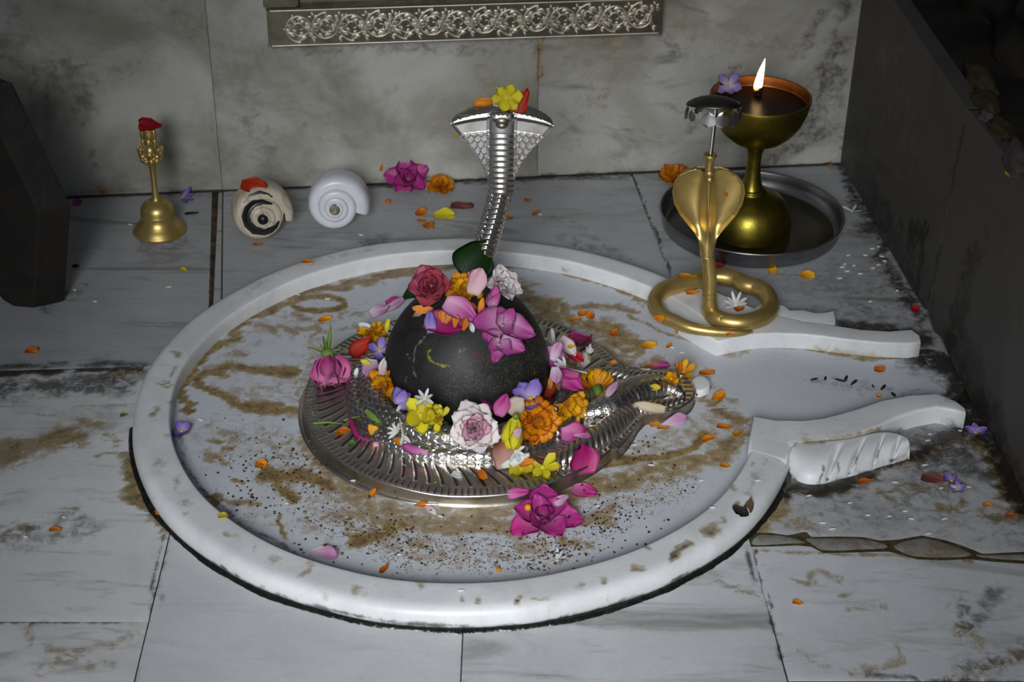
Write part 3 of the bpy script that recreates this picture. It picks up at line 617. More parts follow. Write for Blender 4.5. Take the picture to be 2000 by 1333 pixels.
col = k.mix(k.math('MULTIPLY', k.ramp(k.math('ADD', ye, nn), .45, .8), k.ramp(ye, .02, .3)), col, (.20, .19, .012, 1))
col = k.mix(k.math('MULTIPLY', k.ramp(k.math('ADD', rd, nn), .3, .8), k.ramp(rd, .02, .3, 0, .8)), col, (.055, .004, .008, 1))
col = k.mix(k.math('MULTIPLY', k.ramp(k.math('ADD', wh, nn), .45, .8), k.ramp(wh, .02, .3, 0, .7)), col, (.16, .16, .15, 1))
k.set(k.b, 'Base Color', col); k.set(k.b, 'Roughness', k.math('ADD', k.math('MULTIPLY', n, .2), .46)); k.set(k.b, 'Specular IOR Level', .4)
k.set(k.b, 'Normal', k.bump(k.math('ADD', n, k.math('MULTIPLY', n2, .5)), .35, .0012)); M_STONE = k.m

LC = np.array([.001, .018, .016])
def linga():
    R_, H, ex = .0768, .099, 2.35; th = np.linspace(0, 2 * PI, 240, endpoint=False); us = np.concatenate([np.linspace(0, .9, 70), np.linspace(.905, 1, 30)])
    V = []
    for u in us:
        r = R_ * max(0, 1 - u ** ex) ** .5 * (1 - .03 * max(0, .18 - u) / .18)
        for a in th:
            e = 1 + .008 * math.sin(2 * a + 1) + .006 * math.sin(5 * a + 6 * u) + .003 * math.sin(11 * a + 9 * u)
            V.append((r * e * math.cos(a), r * e * math.sin(a), H * u))
    V = np.array(V) + LC
    lg = mk('linga_stone', V, [f[::-1] for f in grid_faces(len(us), 240, False, True).tolist()][::1], M_STONE)
    lg.data.flip_normals()
    tag(lg, 'smooth black domed stone in the middle of the silver coils', 'stone')
    paint(lg, 'speck', [([(880, 740), (960, 730), (1040, 720)], 80, .75), ([(1040, 660), (1050, 760)], 50, .8), ([(860, 640), (960, 700)], 60, .45), ([(770, 720), (800, 760)], 40, .35)])
    paint(lg, 'yellow', [([(845, 676), (836, 690), (841, 705), (856, 714), (872, 716)], 4.5, .7), ([(1040, 700), (1040, 750)], 10, .35)])
    paint(lg, 'red', [([(938, 688), (946, 705)], 12, .55)])
    paint(lg, 'white', [([(832, 652), (815, 678), (806, 706)], 4, .75), ([(795, 690), (812, 740)], 4, .5), ([(900, 690), (910, 685)], 10, .5), ([(795, 735), (800, 765)], 4, .5)])
    return lg
linga_o = linga()

# ------------------------------------------------------------------ silver cobra base
naga = empty('silver_cobra_base', (.003, .001, .0012)); tag(naga, 'silver cobra base plate with scaled coils and a hood raised behind the black stone', 'cobra ornament')
PC = np.array([.004, .001])
def plate():
    zr = .0135
    pts = [at(x, y, zr)[:2] for x, y in ((1150, 660), (1190, 692), (1214, 716), (1240, 722), (1290, 722), (1332, 722), (1348, 742), (1359, 764), (1350, 784), (1325, 800), (1300, 806), (1275, 806), (1262, 808), (1248, 824), (1232, 850), (1205, 880))]
    n = 1500; th = np.linspace(0, 2 * PI, n, endpoint=False); ro = np.full(n, .1515)
    ap = [math.atan2(*(p - PC)[::-1]) for p in pts]; rp_ = [float(np.hypot(*(p - PC))) for p in pts]
    od = np.argsort(ap); ap = np.array(ap)[od]; rp_ = np.array(rp_)[od]
    t2 = (th + PI) % (2 * PI) - PI; ins = (t2 > ap[0]) & (t2 < ap[-1])
    ro[ins] = np.interp(t2[ins], ap, rp_)
    ro = np.convolve(np.r_[ro[-4:], ro, ro[:4]], np.ones(9) / 9, 'valid')
    ro *= 1 + .003 * np.sin(3 * th + .5) + .0025 * np.sin(8 * th)
    k = 110; ri = .066; u = np.linspace(0, 1, k)
    r = ri + (ro[:, None] - ri) * u[None, :]; T = th[:, None]
    edge = ro[:, None] - r                                   # distance from the rim
    z = zr + .0022 * np.clip(edge / .04, 0, 1)
    z = np.where(r < .108, z - .001, z)
    # curved herringbone furrows between rim band and coil
    f1 = ((edge - .0115) / .0265); band = np.clip(np.minimum(f1, 1 - f1) * 9, 0, 1)
    ph = (T * 72 / (2 * PI)) + 1.15 * np.clip(f1, 0, 1) ** 1.6
    fr = np.abs((ph % 1) - .5) * 2
    z -= .0013 * band * np.clip(1 - fr / .36, 0, 1) ** .7
    z += .0005 * band * np.clip(fr - .5, 0, 1)
    ph2 = (T * 72 / (2 * PI)) * 1.0 - .35 * f1 + .5
    # ticks along the rim band
    f2 = (edge - .0012) / .0095; b2 = np.clip(np.minimum(f2, 1 - f2) * 5, 0, 1)
    tk = np.abs(((T * 168 / (2 * PI)) + .25 * np.sin(9 * T)) % 1 - .5) * 2
    z -= .0012 * b2 * np.clip(1 - tk / .4, 0, 1)
    z += .0007 * np.exp(-((edge - .0008) / .0009) ** 2)
    z += .0006 * np.sin(5 * T) * np.clip(1 - edge / .03, 0, 1) + .0004 * np.sin(13 * T + 2) * np.clip(1 - edge / .02, 0, 1)
    z[:, -1] -= .0012
    V = np.stack([PC[0] + r * np.cos(T), PC[1] + r * np.sin(T), z], -1).reshape(-1, 3)
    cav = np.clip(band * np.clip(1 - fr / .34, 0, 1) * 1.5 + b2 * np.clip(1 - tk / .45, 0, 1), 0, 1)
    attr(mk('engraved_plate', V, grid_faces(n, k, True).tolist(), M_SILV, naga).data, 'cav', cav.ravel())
    n2 = 500; th = th[::3]; ro3 = ro[::3]; zz = z[::3, -1]; V = []
    for a, q, z_ in zip(th, ro3, zz):
        bulge = .0007 * math.sin(9 * a)
        for rr, h in ((q - .0008, z_ + .0002), (q - .0015, z_ * .7 + .0003), (q - .0012 + bulge, z_ * .4), (q - .0006, .0022), (q + .0004, .0013)):
            V.append((PC[0] + rr * math.cos(a), PC[1] + rr * math.sin(a), h))
    mk('side_band', V, [f[::-1] for f in grid_faces(len(th), 5, True).tolist()][::1], M_SILVD, naga).data.flip_normals()
    V = []; a0 = np.radians(np.linspace(150, 262, 120)); rg = np.random.default_rng(2)
    for i, a in enumerate(a0):
        t = i / 119; wd = .0052 * math.sin(PI * t) ** .5 + .0005
        for rr, h in ((.1495, .0016), (.1512 + wd * .5, .0030 + .0008 * math.sin(20 * t)), (.151 + wd, .0024), (.151 + wd + .0003, .0012)):
            V.append((PC[0] + rr * math.cos(a), PC[1] + rr * math.sin(a), h))
    mk('bent_foot_lip', V, [f[::-1] for f in grid_faces(120, 4).tolist()], M_SILV, naga).data.flip_normals()
plate()
def coil(name, rc, z, rad, a0, a1, na, nring, zslope=0., rslope=0.):
    th = np.radians(np.linspace(0, 1, 1300) * (a1 - a0) + a0); t = np.linspace(0, 1, 1300)
    C = np.stack([PC[0] - .001 + (rc + rslope * t) * np.cos(th), PC[1] + .006 + (rc + rslope * t) * np.sin(th), z + zslope * t], -1)
    C[:, 1] -= .006 * (1 - .0)  # keeps the coil centred on the plate
    L = np.linalg.norm(np.diff(C, axis=0), axis=1).sum()
    rr = rad * np.clip(np.minimum(np.minimum(t / .10, 1), (1 - t) / .06), .2, 1) ** .6
    dsp = lambda s, p, r: .0014 * scales(s / L * na, (p + .3) / (2 * PI) * nring)
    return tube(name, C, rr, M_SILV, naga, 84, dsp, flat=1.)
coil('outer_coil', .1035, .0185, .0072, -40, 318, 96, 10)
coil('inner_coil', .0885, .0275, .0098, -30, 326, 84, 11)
# snake bodies that run out over the pointed spout
def spout_body(name, pts, rad, na, nring, ribs=False, flat=.8, amp=.0011):
    C = smooth_path(pts, 360); t = np.linspace(0, 1, 360); L = np.linalg.norm(np.diff(C, axis=0), axis=1).sum()
    rr = np.interp(t, np.linspace(0, 1, len(rad)), rad)
    if ribs:
        def dsp(s, p, r):
            q = (s / L * na + .9 * np.cos(p)) % 1; return amp * np.clip(np.abs(q - .5) * 2 / .75, 0, 1) ** .6 - amp
    else: dsp = lambda s, p, r: amp * scales(s / L * na, (p + .2) / (2 * PI) * nring) * np.clip(r / .006, .2, 1)
    return tube(name, C, rr, M_SILV, naga, 72, dsp, flat=flat)
S = lambda x, y, z: at(x, y, z)
spout_body('tail_body', [S(1135, 810, .019), S(1185, 795, .020), S(1225, 772, .019), S(1270, 758, .018), S(1305, 757, .0175), S(1330, 770, .017), S(1335, 778, .016)], [.006, .0135, .0165, .0150, .010, .004, .0015], 18, 26)
spout_body('ribbed_body', [S(1080, 905, .017), S(1130, 880, .0185), S(1175, 852, .0185), S(1210, 822, .018), S(1240, 800, .0165), S(1290, 792, .015), S(1330, 780, .0145)], [.0075, .0115, .0130, .0120, .0095, .0075, .004], 24, 10, True, .75, .0016)
spout_body('ribbed_body', [S(1130, 735, .016), S(1180, 728, .017), S(1230, 736, .0175), S(1280, 737, .017), S(1330, 732, .015)], [.003, .0065, .0085, .0075, .003], 18, 10, True, .75, .0016)
# neck and hood
NK = [(-.012, .108, .016), (.0, .118, .038), (.0085, .122, .072), (.0168, .1245, .105), (.0245, .126, .134), (.0298, .1265, .160), (.0306, .1255, .175)]
def neck():
    C = smooth_path(NK, 420); t = np.linspace(0, 1, 420); L = np.linalg.norm(np.diff(C, axis=0), axis=1).sum()
    def dsp(s, p, r):
        f = np.abs(((p - 1.5 * PI + PI) % (2 * PI)) - PI)         # 0 on the belly, which faces the camera (-y)
        ch = (s / L * 30 + 1.1 * np.clip(f, 0, .6)) % 1
        belly = .0016 * np.clip(np.abs(ch - .5) * 2.2, 0, 1) - .0004
        sc = .0011 * scales(s / L * 34, p / (2 * PI) * 18)
        wgt = np.clip((f - .62) / .08, 0, 1)
        return belly * (1 - wgt) + sc * wgt - .0012 * np.exp(-((f - .66) / .07) ** 2)
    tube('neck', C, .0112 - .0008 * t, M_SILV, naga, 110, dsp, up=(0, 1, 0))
neck()
def hood():
    zs = np.array([.160, .170, .181, .195, .208, .221, .231, .2375]); hw = np.array([.0113, .0118, .0150, .0205, .0285, .0385, .0450, .0468])
    nv, nu, nb = 190, 200, 60; V = []
    for i in range(nv):
        v = i / (nv - 1); z = .160 + (.2375 - .160) * v; W = float(np.interp(z, zs, hw))
        c = np.array([.0299 + .0005 * v, .1262 - .002 * v + .004 * v * v, z])
        fwd = .006 + .004 * v; dep = .0105 + .006 * v
        for j in range(nu):                                  # front, left to right
            u = -1 + 2 * j / (nu - 1); x = u * W
            strip_ = abs(x) < .0118
            bel = .0046 * max(0, 1 - (x / .0118) ** 2) ** .5 if strip_ else 0
            wing = .0075 * max(0, abs(u) - .25) ** 1.6 * v                     # wings curl towards the front
            sm = max(0, min(1, (1 - abs(u)) * 8)); h = 0
            if strip_:
                q = (z / .0056 + .35 * (x / .0118) ** 2) % 1; h = (.0016 * min(1, abs(q - .5) * 2.4) - .0004) if z < .2225 else .0005
            else:
                h = .0013 * float(scales(np.array(-z / .0050 * .86), np.array(x / .0062))) * sm
                if z > .2225: h = .0004
            if abs(abs(x) - .0122) < .0010: h -= .0016
            edge_ = .0016 * math.exp(-((1 - abs(u)) * W / .0022) ** 2)
            y = c[1] - fwd * (1 - .55 * abs(u) ** 2) - bel - wing - h - edge_ - (.0022 * math.exp(-((z - .2365) / .0022) ** 2))
            V.append((c[0] + x, y, z + .0025 * (1 - u * u) * v * v - .006 * u * u * v ** 3))
        for j in range(nb):                                  # back, right to left
            u = 1 - 2 * (j + 1) / (nb + 1); x = u * W
            y = c[1] + dep * (1 - u * u) ** .6 - .0075 * max(0, abs(u) - .25) ** 1.6 * v
            V.append((c[0] + x, y, z + .0025 * (1 - u * u) * v * v - .006 * u * u * v ** 3))
    k = nu + nb; V = np.array(V); rings = [V]
    top = V[-k:]; cen = top.mean(0)
    for s_, dz in ((.97, .0012), (.90, .0022), (.78, .0030), (.6, .0036), (.35, .0040), (.08, .0042)):
        q = cen + (top - cen) * np.array([s_, s_, 1]); q[:, 2] = top[:, 2] + dz + (cen[2] - top[:, 2]) * (1 - s_) * .4
        hx = np.linspace(0, 1, k); q[:, 2] += .0006 * np.abs(np.sin(q[:, 0] / .0045 * PI)) * (s_ > .5)
        rings.append(q)
    V = np.concatenate(rings); Fc = grid_faces(nv + 6, k, False, True).tolist(); Fc.append(list(range(len(V) - k, len(V))))
    mk('hood', V, [f[::-1] for f in Fc], M_SILV, naga).data.flip_normals()
hood()
blobs('snake_head', [((.0304, .1175, .2365), (.0085, .009, .0055)), ((.0304, .112, .2335), (.006, .006, .004)), ((.0255, .1125, .2365), (.0016, .0016, .0016)), ((.0353, .1125, .2365), (.0016, .0016, .0016))], M_SILVD, naga)

# ------------------------------------------------------------------ brass handbell
BP = np.array([-.3435, .3305, .0002]); bell = empty('brass_handbell', tuple(BP)); tag(bell, 'brass handbell with a carved figure handle standing on the left back tile', 'bell')
lathe('bell_cup', [(.0262, .0008), (.0284, .0), (.0290, .0012), (.0286, .0028), (.0272, .0042), (.0268, .0052), (.0240, .0085), (.0205, .0125), (.0185, .0165), (.0178, .0200), (.0184, .0210), (.0186, .0222), (.0178, .0232), (.0180, .0250), (.0176, .0280), (.0160, .0318), (.0128, .0352), (.0090, .0370), (.0062, .0380), (.0052, .0395)], M_BRASS, bell, BP, 72)
lathe('handle_stem', [(.0060, .0375), (.0046, .0400), (.0040, .0430), (.0034, .0480), (.0031, .0560), (.0032, .0660), (.0034, .0740), (.0042, .0790), (.0060, .0830), (.0082, .0862), (.0070, .0885), (.0, .0890)], M_BRASS, bell, BP, 40)
fig = []
for i in range(9):
    a = 2 * PI * i / 9; fig.append(((BP[0] + .0088 * math.cos(a), BP[1] + .0070 * math.sin(a), .0868), (.0034, .0034, .0042)))
for sx in (-1, 1):
    fig += [((BP[0] + sx * .0105, BP[1] - .001, .0945), (.0030, .0026, .0075)), ((BP[0] + sx * .0128, BP[1], .0985), (.0016, .002, .0050)), ((BP[0] + sx * .0075, BP[1] - .005, .0925), (.0040, .0036, .0032)),
            ((BP[0] + sx * .0095, BP[1] - .0035, .0990), (.0022, .0022, .0026)), ((BP[0] + sx * .0045, BP[1] - .0072, .0905), (.0030, .0028, .0024)), ((BP[0] + sx * .0062, BP[1] - .002, .1060), (.0022, .003, .0060)), ((BP[0] + sx * .0063, BP[1] - .001, .1160), (.0026, .0036, .0075))]
fig += [((BP[0], BP[1] - .002, .0955), (.0062, .0052, .0078)), ((BP[0], BP[1] - .0062, .0945), (.0034, .0026, .0032)), ((BP[0], BP[1] - .0030, .1070), (.0042, .0042, .0055)), ((BP[0], BP[1] - .0066, .1065), (.0014, .0014, .0030)), ((BP[0], BP[1] - .001, .1165), (.0068, .0055, .0080)), ((BP[0], BP[1] - .0040, .1205), (.0030, .0024, .0035)), ((BP[0] - .0008, BP[1], .1212), (.0082, .0062, .0028))]
blobs('carved_figure', fig, M_BRASS, bell, 16)

# ------------------------------------------------------------------ snail shells
M_SHW = plain('white_shell', (.66, .68, .73), .32, .12, 60, .05, None, .5)
k = NT('cream_shell'); o = k.obj(); bl = k.attr('black'); n = k.noise(o, 60, 5, .5)
wv = k.n('ShaderNodeTexWave', {'wave_type': 'BANDS'}, Vector=k.vec(o, (.4, .5, .3)), Scale=22., Distortion=9., Detail=2.).outputs[0]
col = k.mix(k.ramp(n, .3, .7), (.58, .52, .42, 1), (.47, .40, .29, 1)); col = k.mix(k.ramp(wv, .86, 1., 0, .35), col, (.20, .13, .07, 1))
col = k.mix(k.ramp(k.math('ADD', bl, k.math('MULTIPLY', k.math('SUBTRACT', k.noise(o, 300, 3), .5), .12)), .48, .51), col, (.008, .008, .009, 1))
k.set(k.b, 'Base Color', col); k.set(k.b, 'Roughness', .36); k.set(k.b, 'Normal', k.bump(n, .12, .0008)); M_SHC = k.m
M_HOLE = plain('shell_apex', (.10, .075, .045), .7, .6, 300, .6, (.35, .32, .25))
def shell(name, px, py, base_py, size_px, mat, label, tilt, black=None):
    """spiral shell standing on edge, apex towards the viewer"""
    b = at(px, base_py, 0.); mm = mpp(b); R_ = size_px * mm / 2 * 1.06
    turns = 3.25; bb = math.log(1.58) / (2 * PI); n = 620; k_ = 64; V = []
    end = math.radians(-18)
    for i in range(n):
        t = i / (n - 1); th = -turns * 2 * PI * (1 - t); r = math.exp(bb * th)
        a = end - th                                          # winds clockwise towards the mouth, seen from the apex
        cr, rad, ax = .65 * r, .35 * r, .60 * r
        for j in range(k_):
            p = 2 * PI * j / k_; ca = math.copysign(abs(math.cos(p)) ** .62, math.cos(p)); sa = math.copysign(abs(math.sin(p)) ** .62, math.sin(p))
            rr = cr + rad * ca; z = -.98 * r + ax * sa
            V.append((rr * math.cos(a), rr * math.sin(a), z))
    V.append((0, 0, -.30 * math.exp(-bb * turns * 2 * PI))); V = np.array(V) * R_
    nrm = np.array([.30 if black else .06, -math.cos(tilt), math.sin(tilt)]); nrm /= np.linalg.norm(nrm)   # axis of the shell, apex side
    X = np.cross((0, 0, 1), nrm); X /= np.linalg.norm(X); Y = np.cross(nrm, X)
    M = np.stack([X, Y, nrm], 1); V = V @ M.T
    V[:, 2] -= V[:, 2].min()
    low = V[V[:, 2] < .004][:, :2].mean(0); V[:, :2] += b[:2] - low
    apex = V[-1]; V = V[:-1]
    root = empty(name, tuple(b)); tag(root, label, 'shell')
    Fc = grid_faces(n, k_, False, True).tolist(); Fc.append(list(range((n - 1) * k_, n * k_)))
    body = mk('shell_body', V, Fc, mat, root)
    c = apex
    blobs('apex', [(tuple(c), (.0058, .0040, .0058))], M_HOLE if black is None else M_BLK, root)
    if black: paint_exact(body, 'black', black)
    return root, body
def paint_exact(o, name, strokes):
    p = proj(world_verts(o)); val = np.zeros(len(p))
    for pts, rad in strokes:
        pts = [np.array(q, float) for q in pts]
        rs = rad if isinstance(rad, (list, tuple)) else [rad] * len(pts)
        if len(pts) == 1: val = np.maximum(val, np.clip(1 - np.hypot(*(p - pts[0]).T) / rs[0] / 2, 0, 1)); continue
        for a, b, r0, r1 in zip(pts, pts[1:], rs, rs[1:]):
            ab = b - a; t = np.clip(((p - a) @ ab) / (ab @ ab + 1e-9), 0, 1)
            d = np.hypot(*(p - a - t[:, None] * ab).T); val = np.maximum(val, np.clip(1 - d / (r0 + (r1 - r0) * t) / 2, 0, 1))
    attr(o.data, name, val)
M_BLK = plain('black_paint', (.008, .008, .009), .35, .2, 60, .1)
q = lambda x, y: (430 + x / 6.45, 330 + y / 6.45)
shell_a, sb_a = shell('spiral_shell', 506, 0, 458, 128, M_SHC, 'cream spiral shell with a painted black whorl and a red petal on it', .16,
    [([q(650, 440), q(530, 415), q(420, 440), q(350, 510), q(320, 600), q(350, 700), q(430, 775), q(560, 800), q(640, 770), q(700, 730), q(738, 665)], [2, 5, 7, 8, 8, 8, 8, 6, 6, 4, 2]),
     ([q(290, 430), q(380, 335), q(500, 292), q(610, 318), q(700, 385), q(780, 470), q(815, 560), q(815, 650), q(790, 740), q(750, 800)], [1, 2.6, 3.2, 1.6, .8, 1.2, 2.6, 3, 3, 2]),
     ])
shell_b, sb_b = shell('spiral_shell', 654, 0, 438, 128, M_SHW, 'glossy white spiral shell beside the painted cream shell', .14)

# ------------------------------------------------------------------ steel tray and brass oil lamp
TC = at(1468, 413, .019); TC = np.array([TC[0], TC[1], .0003])
tray = empty('steel_tray', tuple(TC)); tag(tray, 'round steel tray with an upright rim in the right back corner', 'tray')
lathe('pan', [(0, .0008), (.088, .0008), (.0935, .0014), (.0962, .0035), (.0978, .0120), (.0985, .0185), (.0992, .0200), (.1006, .0205), (.1012, .0195), (.1008, .0180), (.0996, .0172), (.0985, .0100), (.0972, .0022), (.0945, .0), (.085, -.0002), (0, -.0002)], M_STEEL, tray, TC, 110)
lathe('oil_film', [(0, .0018), (.05, .0018), (.089, .00175), (.0915, .0013)], plain('oily_film', (.013, .012, .008), .2, .5, 20, .1, (.024, .02, .006), .4), tray, TC, 80)
dq = at(1468, 489, .0025); DC = np.array([dq[0] + .0005, dq[1] + .046, .0025])
lamp = empty('brass_oil_lamp', tuple(DC)); tag(lamp, 'tall brass goblet oil lamp burning with one flame in the steel tray', 'oil lamp')
zz = lambda py: zat(DC[:2], py)
zb, zn, zr_ = zz(385) - .002, zz(290), zz(188)
lathe('lamp_base', [(.0440, .0), (.0465, .0008), (.0470, .004), (.0468, .012), (.0450, .022), (.0415, .031), (.0355, .0385), (.0270, .0440), (.0180, .0475), (.0150, .0490), (.0158, .0500), (.0150, .0515), (.0120, .0530)], M_BRASSD, lamp, DC, 80)
H0 = .0530
lathe('lamp_stem', [(.0135, H0 - .002), (.0108, H0 + .004), (.0088, H0 + .012), (.0078, H0 + .022), (.0074, H0 + .032), (.0078, H0 + .040), (.0100, H0 + .048), (.0125, H0 + .052)], M_BRASSD, lamp, DC, 48)
zc = zr_ - DC[2]
lathe('bowl', [(.0105, zc - .0560), (.0180, zc - .0535), (.0280, zc - .0480), (.0380, zc - .0390), (.0455, zc - .0280), (.0505, zc - .0150), (.0530, zc - .0030), (.0534, zc), (.0530, zc + .0012), (.0518, zc + .0012), (.0512, zc)], M_BRASSD, lamp, DC, 96)
lathe('bowl_lining', [(.0513, zc + .0008), (.0505, zc - .0035), (.0498, zc - .0075), (.0494, zc - .0100), (.048, zc - .0115)], M_COPP, lamp, DC, 96)
lathe('lamp_oil', [(.0, zc - .0098), (.03, zc - .0098), (.0496, zc - .0096)], M_OIL, lamp, DC, 80)
fp = at(1481, 185, DC[2] + zc - .0098); FZ = DC[2] + zc - .0098
M_WICK = plain('charred_wick', (.012, .006, .004), .9, .5, 300, .6)
tube('wick', smooth_path([(fp[0], fp[1], FZ - .002), (fp[0], fp[1], FZ + .004), (fp[0] - .0006, fp[1], FZ + .009)], 20), [.0038] * 10 + [.0045] * 10, M_WICK, lamp, 16)
k = NT('flame'); z_ = k.n('ShaderNodeSeparateXYZ', None, Vector=k.n('ShaderNodeTexCoord').outputs['Generated']).outputs[2]
k.set(k.b, 'Base Color', (0, 0, 0, 1)); k.set(k.b, 'Emission Color', k.mix(k.ramp(z_, .0, .28), (1, .22, .04, 1), (1, .70, .36, 1)))
k.set(k.b, 'Emission Strength', k.ramp(z_, .0, .3, .8, 8.)); M_FLAME = k.m
fl = smooth_path([(fp[0] - .0012, fp[1], FZ + .004), (fp[0] - .0012, fp[1], FZ + .010), (fp[0] - .0004, fp[1], FZ + .017), (fp[0] + .0008, fp[1], FZ + .026), (fp[0] + .0022, fp[1], FZ + .034), (fp[0] + .0034, fp[1], FZ + .041)], 40)
tube('flame', fl, np.interp(np.linspace(0, 1, 40), [0, .12, .3, .55, .8, 1], [.0030, .0046, .0045, .0034, .0017, .0001]), M_FLAME, lamp, 20)

# ------------------------------------------------------------------ brass cobra stand with silver parasol
KB = at(1385, 634, .018); cob = empty('brass_cobra', (KB[0], KB[1], .018)); tag(cob, 'brass cobra with spread hood coiled on the upper marble spout arm', 'cobra ornament')
hz = .0262
coilpts = [at(x, y, hz)[:3] for x, y in ((1386, 606), (1400, 622), (1445, 630), (1488, 620), (1505, 600), (1498, 576), (1478, 562), (1455, 556), (1438, 546), (1415, 541), (1390, 540), (1360, 548), (1325, 556), (1293, 568), (1279, 590), (1290, 613), (1318, 626), (1350, 637), (1395, 643), (1445, 644), (1470, 641))]
neckpts = [(KB[0] - .0078, KB[1] + .006, .104), (KB[0] - .0066, KB[1] + .006, .093), (KB[0] - .003, KB[1] + .007, .07), (KB[0] - .001, KB[1] + .008, .045), (KB[0] + .0005, KB[1] + .0085, .033)]
CP = smooth_path(neckpts + [tuple(p) for p in coilpts], 520); tt = np.linspace(0, 1, 520)
CP[:, 2] = np.where(tt > .25, hz - .0005, CP[:, 2]); CP[:, 2] = np.where(tt > .78, hz - .0005 - .004 * np.clip((tt - .78) / .22, 0, 1), CP[:, 2])
rad = np.interp(tt, [0, .1, .2, .5, .7, .85, .95, 1], [.0060, .0068, .0084, .0090, .0086, .0066, .0042, .0012])
tube('snake_body', CP, rad, M_BRASS, cob, 28, lambda s, p, r: .0004 * np.exp(-((s - .052) / .0016) ** 2) + .0003 * np.exp(-((s - .057) / .001) ** 2))
def cobra_hood():
    zs = [.092, .0985, .1045, .111, .1165, .1225, .1345, .1465, .1585, .1675, .1755, .1805, .1828]; hw = [.0068, .0071, .0079, .0098, .0132, .0178, .0265, .0320, .0340, .0328, .0280, .0195, .0115]
    nv, nu, nb = 140, 110, 40; V = []
    for i in range(nv):
        v = i / (nv - 1); z = zs[0] + (zs[-1] - zs[0]) * v; W = float(np.interp(z, zs, hw)); b = max(0, min(1, (z - .098) / .026)); b = b * b * (3 - 2 * b)
        cx = KB[0] - .0072 - .0048 * v; cy = KB[1] + .006 - .002 * v; dish = .0085 * math.sin(PI * max(0, min(1, (z - .100) / .0815))) ** .8
        for j in range(nu):
            u = -1 + 2 * j / (nu - 1); x = u * W
            ridge = (.0052 - .0022 * v) * math.exp(-(x / .0050) ** 2) + .0012
            yh = cy + .004 - ridge + dish * (1 - (abs(2 * abs(u) - 1)) ** 2.0) * .62 - .0012 * math.exp(-((1 - abs(u)) * W / .0018) ** 2)
            yr = cy - .0072 * (1 - u * u) ** .5
            V.append((cx + x, yr * (1 - b) + yh * b, z - .005 * v ** 10 * math.exp(-(x / .006) ** 2)))
        for j in range(nb):
            u = 1 - 2 * (j + 1) / (nb + 1); x = u * W
            V.append((cx + x, (cy + .0072 * (1 - u * u) ** .5) * (1 - b) + b * (cy + .0075 + dish * (1 - u * u) ** .5 * .8), z))
    k_ = nu + nb; Fc = grid_faces(nv, k_, False, True).tolist(); Fc.append(list(range((nv - 1) * k_, nv * k_))); Fc.append(list(range(k_))[::-1])
    mk('hood', V, [f[::-1] for f in Fc], M_BRASS, cob).data.flip_normals()
cobra_hood()
HX = KB[0] - .0125; HY = KB[1] + .004
blobs('snake_head', [((HX + .0005, HY - .005, .1765), (.0042, .0048, .0040)), ((HX + .0005, HY - .0015, .1810), (.0048, .0046, .0040))], M_BRASS, cob)
lathe('socket', [(.0048, .1785), (.0042, .1815), (.0040, .1860), (.0042, .1930), (.0050, .1955), (.0062, .1968), (.0064, .1985), (.0058, .1995), (.0036, .1990), (.0030, .196)], M_BRASS, cob, (HX, HY, 0.), 32)
M_DARKS = metal('dull_parasol_silver', (.13, .12, .10), (.05, .045, .035), .42, .6)
par = empty('silver_parasol', (HX, HY, .196)); tag(par, 'small silver parasol on a thin rod stuck in the brass cobra', 'parasol')
PT = np.array([HX + .0015, HY + .001, .2515]); TILT = np.array(Matrix.Rotation(math.radians(-15), 3, 'X').to_3x3())
M_ROD = metal('bright_silver', (.75, .74, .72), (.5, .48, .45), .2, .3)
tube('rod', smooth_path([(HX, HY, .1945), (HX + .0008, HY, .222), tuple(PT)], 30), .0022, M_ROD, par, 16)
lathe('canopy', [(0, .0072), (.006, .0070), (.013, .0056), (.019, .0034), (.0235, .0008), (.0252, -.0012), (.0246, -.0016), (.0225, -.0003), (.018, .0022), (.012, .0044), (0, .0058)], M_DARKS, par, PT - np.array([.002, 0, .002]), 60, TILT)
def pendant(a, rr=.0248, big=1.):
    c = PT + np.array([-.002, 0, -.002]) + TILT @ np.array([rr * math.cos(a), rr * math.sin(a), -.0016]); t_ = np.array([-math.sin(a), math.cos(a), 0]); o_ = np.array([math.cos(a), math.sin(a), 0])
    V = []
    for i in range(9):
        v = i / 8; wd = .0046 * big * math.sin(PI * min(1, .12 + .88 * (1 - v))) ** .7 * (1 if v < 1 else 0)
        for u in (-1, -.5, 0, .5, 1):
            V.append(c + t_ * u * wd + o_ * (.0008 * (1 - u * u) + .001 * v) - np.array([0, 0, .0028 + .0105 * big * v]))
    V = np.array(V); n_ = len(V); Vb = V - o_ * .0004
    Fc = grid_faces(9, 5).tolist(); Fc += [[x + n_ for x in f[::-1]] for f in grid_faces(9, 5).tolist()]
    l_ = mk('leaf_pendant', np.concatenate([V, Vb]), Fc, M_SILVD if big < 1.3 else M_SILV, par)
    tube('chain_ring', [c + t_ * .0014 * math.cos(b_) + np.array([0, 0, -.0012 + .0018 * math.sin(b_)]) for b_ in np.linspace(0, 2 * PI, 17)[:-1]], .0003, M_SILVD, l_, 6, closed=True)
for a in (3.3, 3.75, 5.9, 6.3, .5, 1.2, 2.0, 2.7): pendant(a)
for a in (4.45, 4.95, 5.5): pendant(a, .0235, 1.45)

